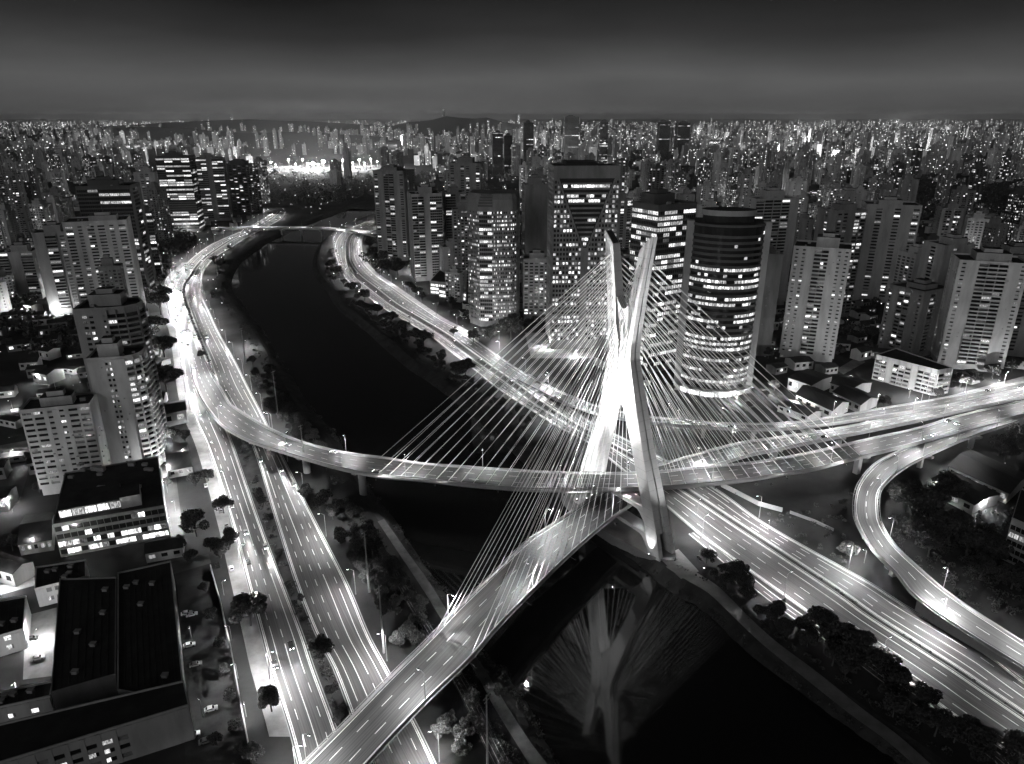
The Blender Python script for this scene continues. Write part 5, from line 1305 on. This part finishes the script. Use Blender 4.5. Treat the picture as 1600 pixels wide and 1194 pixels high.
# ------------------------------------------------------------------ far city, hills, haze
rnF = random.Random(17); W = MB(); Lq = MB()
def farbox(x, y, w_, d, h, t, lit, z0=0.0, near=False):
    c, s = math.cos(t), math.sin(t); m = rnF.choice((0, 0, 1, 1, 2)); i = len(W.v)
    cs = [(x + a * c - b * s, y + a * s + b * c) for a, b in ((-w_, -d), (w_, -d), (w_, d), (-w_, d))]
    W.v += [(p[0], p[1], z0 - 1) for p in cs] + [(p[0], p[1], z0 + h) for p in cs]
    for q in ((0, 1, 5, 4), (1, 2, 6, 5), (2, 3, 7, 6), (3, 0, 4, 7)): W.f.append(tuple(i + j for j in q)); W.m.append(m)
    W.f.append((i + 4, i + 5, i + 6, i + 7)); W.m.append(3)
    hw = h * .06 + 1
    q = (cs[0][0] * .3 + cs[2][0] * .7, cs[0][1] * .3 + cs[2][1] * .7)
    W.box(q[0] - w_ * .3, q[0] + w_ * .3, q[1] - d * .3, q[1] + d * .3, z0 + h, z0 + h + hw + 3, m, False, 3)
    for e0, e1 in ((0, 1), (1, 2), (3, 0)):
        a, b = cs[e0], cs[e1]; ex, ey = b[0] - a[0], b[1] - a[1]; l = math.hypot(ex, ey); nx, ny = ey / l, -ex / l
        if nx * x + ny * y > 0: continue
        n = int(l * h / 22 * lit)
        if rnF.random() < .16:      # a lit stairwell
            f = rnF.uniform(.2, .8); q = .5 + y * .00012; zt_ = z0 + h * rnF.uniform(.6, .95); zq = z0 + 4
            while zq < zt_:
                Lq.face([(a[0] + ex * f + nx * .1 + ex / l * o, a[1] + ey * f + ny * .1 + ey / l * o, zq + r_) for o, r_ in ((-q, 0), (q, 0), (q, 1.6), (-q, 1.6))]); zq += 3.1
        wv = 1.2 + y * .00022
        for _ in range(n):
            f = (int(rnF.random() * (l / 3.2)) + .5) * 3.2 / l; zq = z0 + int(rnF.uniform(1, h / 3.1 - .5)) * 3.1; q = wv * rnF.uniform(.7, 1.2) / l
            if f + q > 1: continue
            Lq.face([(a[0] + ex * (f - q) + nx * .1, a[1] + ey * (f - q) + ny * .1, zq), (a[0] + ex * (f + q) + nx * .1, a[1] + ey * (f + q) + ny * .1, zq), (a[0] + ex * (f + q) + nx * .1, a[1] + ey * (f + q) + ny * .1, zq + wv), (a[0] + ex * (f - q) + nx * .1, a[1] + ey * (f - q) + ny * .1, zq + wv)])
HILLS = [(-3050, 6300, 900, 520, 95), (-1750, 5600, 900, 500, 70), (-620, 9000, 900, 600, 165), (-1250, 1900, 420, 150, 26), (-3300, 9500, 1900, 900, 130)]
def hz(x, y): return sum(h * math.exp(-((x - a) / p) ** 2 - ((y - b) / q) ** 2) for a, b, p, q, h in HILLS)
nfar = 0
for _ in range(26000):
    if nfar >= 3600: break
    y = 1350 * math.exp(rnF.random() * 2.6); x = rnF.uniform(-.80, .80) * y; u, v = PX((x, y, 0))
    if y < YT - 40: continue
    if 395 < u < 600 and y < 3600: continue
    if 380 < u < 690 and rnF.random() < .6 and y < 5200: continue
    if any((x - a) ** 2 + (y - b) ** 2 < r * r for a, b, r in PARK): continue
    if y < 3000 and not free(x, y, 16, 6, y < 2600): continue
    cl = mnoise.noise(Vector((x / 420, y / 700, 3.1))) + .5 * mnoise.noise(Vector((x / 140, y / 260, 9.7)))
    if rnF.random() > .62 + cl * 1.1: continue
    h0 = hz(x, y)
    if h0 > 28 and rnF.random() < .93: continue
    t = rnF.random(); w_ = rnF.uniform(7, 15)
    h = rnF.uniform(35, 80) * (1 + cl * .55) if t < .5 + cl * .5 else rnF.uniform(7, 20)
    if u > 740 and y > 3000 and t < .05: h = rnF.uniform(90, 130)
    farbox(x, y, w_, w_ * rnF.uniform(.6, 1), h, R(rnF.uniform(-40, 40)), rnF.uniform(.04, .16), h0); nfar += 1
# a few named skyline towers
for u0, u1, vt, D in ((880, 901, 183, 2900), (818, 832, 192, 2700), (935, 947, 190, 3000), (1026, 1042, 190, 3300), (1054, 1072, 192, 3300), (770, 785, 207, 2500), (788, 800, 212, 2600)):
    xm = ((u0 + u1) / 2 - 800) / FPX * (D * math.cos(PITCH) + 60); h = ZAT(vt, D); w_ = (u1 - u0) * D / FPX
    farx = rnF.random()
    tower('office_tower', 'dark skyline tower', 'tower', xm, D, rect(w_, w_ * .8), h, R(6), ['gggg', 'ggg', None, 'ggg'], 4.2, 'dark_w', .06, group='skyline towers', zlab='above the far skyline', base=False, roofstuff=False)
# low-rise texture between the middle towers
for _ in range(5000):
    y = rnF.uniform(620, 2600); x = rnF.uniform(-.80, .80) * y; u, v = PX((x, y, 0))
    if 400 < u < 590 and y > 1100: continue
    if y < 900 and left_of_river(x, y) and u > 262: continue
    if any((x - a) ** 2 + (y - b) ** 2 < r * r for a, b, r in PARK): continue
    if y < 2000 and not free(x, y, 7, 4): continue
    farbox(x, y, rnF.uniform(4, 8), rnF.uniform(4, 7), rnF.uniform(4, 11), R(rnF.uniform(-40, 40)), .10)
    nfar += 1
    if nfar > 4600: break
fc = tag(W.build('far_city', [M['pale_w'], M['grey_w'], M['white_w'], M['roof']]), 'endless mass of distant towers and houses out to the horizon', 'city', kind='stuff')
tag(Lq.build('lit_window', M['far_light'], fc), kind='stuff')
# street lights of the far city
b = MB()
for _ in range(6500):
    y = 700 * math.exp(rnF.random() * 3.5); x = rnF.uniform(-.82, .82) * y; u, v = PX((x, y, 0)); h0 = hz(x, y)
    if y < 3200 and not free(x, y, 1, 1, False): continue
    if h0 > 30 and rnF.random() < .8: continue
    if any((x - a) ** 2 + (y - b_) ** 2 < r * r for a, b_, r in PARK) and rnF.random() < .9: continue
    r_ = (.35 + y * .00022) * rnF.uniform(.6, 1.5); z = h0 + 7
    i = len(b.v); b.v += [(x - r_, y, z), (x + r_, y, z), (x, y - r_, z), (x, y + r_, z), (x, y, z - r_), (x, y, z + r_)]
    for q in ((0, 2, 5), (2, 1, 5), (1, 3, 5), (3, 0, 5), (2, 0, 4), (1, 2, 4), (3, 1, 4), (0, 3, 4)): b.f.append(tuple(i + j for j in q)); b.m.append(0)
for _ in range(1500):  # glowing specks added among nearer houses, for windows and garden lights
    y = rnF.uniform(300, 950); x = rnF.uniform(-.78, .78) * y; u, v = PX((x, y, 0)); lf = left_of_river(x, y)
    if (lf and not (u < 255 and v > 440)) or (not lf and not (u > 1190 or (700 < u < 1190 and v < 560))) or not free(x, y, .5, 6, False): continue
    if mnoise.noise(Vector((x / 60, y / 60, 1.3))) < .02: continue
    r_ = rnF.uniform(.18, .45); z = rnF.uniform(2.5, 6)
    i = len(b.v); b.v += [(x - r_, y, z), (x + r_, y, z), (x, y - r_, z), (x, y + r_, z), (x, y, z - r_), (x, y, z + r_)]
    for q in ((0, 2, 5), (2, 1, 5), (1, 3, 5), (3, 0, 5), (2, 0, 4), (1, 2, 4), (3, 1, 4), (0, 3, 4)): b.f.append(tuple(i + j for j in q)); b.m.append(0)
tag(b.build('far_street_lights', M['far_light']), 'specks of street, window and garden light across the city', 'street lights', kind='stuff')
# hills
for k, (a, bb, p, q, h) in enumerate(HILLS):
    b = MB(); n = 26; rows = []
    for j in range(n + 1):
        rows.append([Vector((x, y, h * math.exp(-((x - a) / p) ** 2 - ((y - bb) / q) ** 2) * (1 + .12 * math.sin(x * .013 + k) * math.sin(y * .011)) - 2.5)) for x, y in [(a + p * 2.3 * (2 * i / n - 1), bb + q * 2.3 * (2 * j / n - 1)) for i in range(n + 1)]])
    ribbon(b, rows); tag(b.build('hill', M['ground'], smooth=True), kind='structure')
# strong lamps added far off to make the haze glow
for k in range(34):
    y = 2600 * math.exp(rnF.random() * 2.1); x = rnF.uniform(-.72, .72) * y; u, v = PX((x, y, 0))
    if 395 < u < 590: continue
    p = (x, y, hz(x, y)); post(p, Vector((1, 0, 0)), 2.0e6 * (y / 4000) ** 1.3, 'added far haze lamp', 'in the distant city', 'added lamps for the far haze', 3.2)
# floodlit sports ground beyond the bend
g = U(480, 262); flat('sports_ground', [(392, 268), (560, 268), (572, 256), (386, 256)], M['street'], .03)
for u, v, s in ((405, 261, 2.0), (424, 256, 2.0), (463, 260, 1.8), (482, 262, 3.0), (498, 262, 2.4), (530, 261, 2.4), (552, 260, 1.8), (570, 259, 1.5), (590, 257, 1.5), (536, 252, 2), (412, 258, 3.2), (452, 254, 2.2), (474, 255, 2.6), (490, 258, 5), (506, 256, 5), (522, 257, 4), (545, 254, 2.6), (562, 254, 2.6), (580, 253, 2.2), (432, 262, 1.6), (396, 262, 1.6)):
    p = U(u, v + 6); root = empty('floodlight_mast', (p.x, p.y, 0)); tag(root, None, 'floodlight', 'floodlight masts of the sports ground'); later(root, p, 'dazzling floodlight mast', 'on the far sports ground')
    c = MB(); c.tube((0, 0, 0), (0, 0, 26), .6, .4, 6); c.build('pole', M['metal'], root)
    c = MB(); hm = rnF.uniform(14, 30); c.box(-s * 1.3, s * 1.3, -.6, 0, hm - s * .6, hm + s * .8); c.build('lamp_bank', M['flood'], root)
    lo = bpy.data.objects.new('lamp_light', light_data(900000 * s / 3, 2.0)); col.objects.link(lo); lo.parent = root; lo.location = (0, -4, 26)
# night haze over the whole valley
HZ = 3.2e-5
b = MB(); b.box(-40500, 40500, -800, 40500, -8, 232)
mh = bpy.data.materials.new('haze'); mh.use_nodes = True; t_ = mh.node_tree; t_.nodes.clear()
o_ = N(t_, 'ShaderNodeOutputMaterial'); v_ = N(t_, 'ShaderNodeVolumePrincipled')
v_.inputs['Color'].default_value = (.9, .9, .9, 1); v_.inputs['Density'].default_value = HZ; v_.inputs['Anisotropy'].default_value = .35
t_.links.new(v_.outputs[0], o_.inputs['Volume'])
tag(b.build('haze', mh), kind='stuff')
settle_labels()
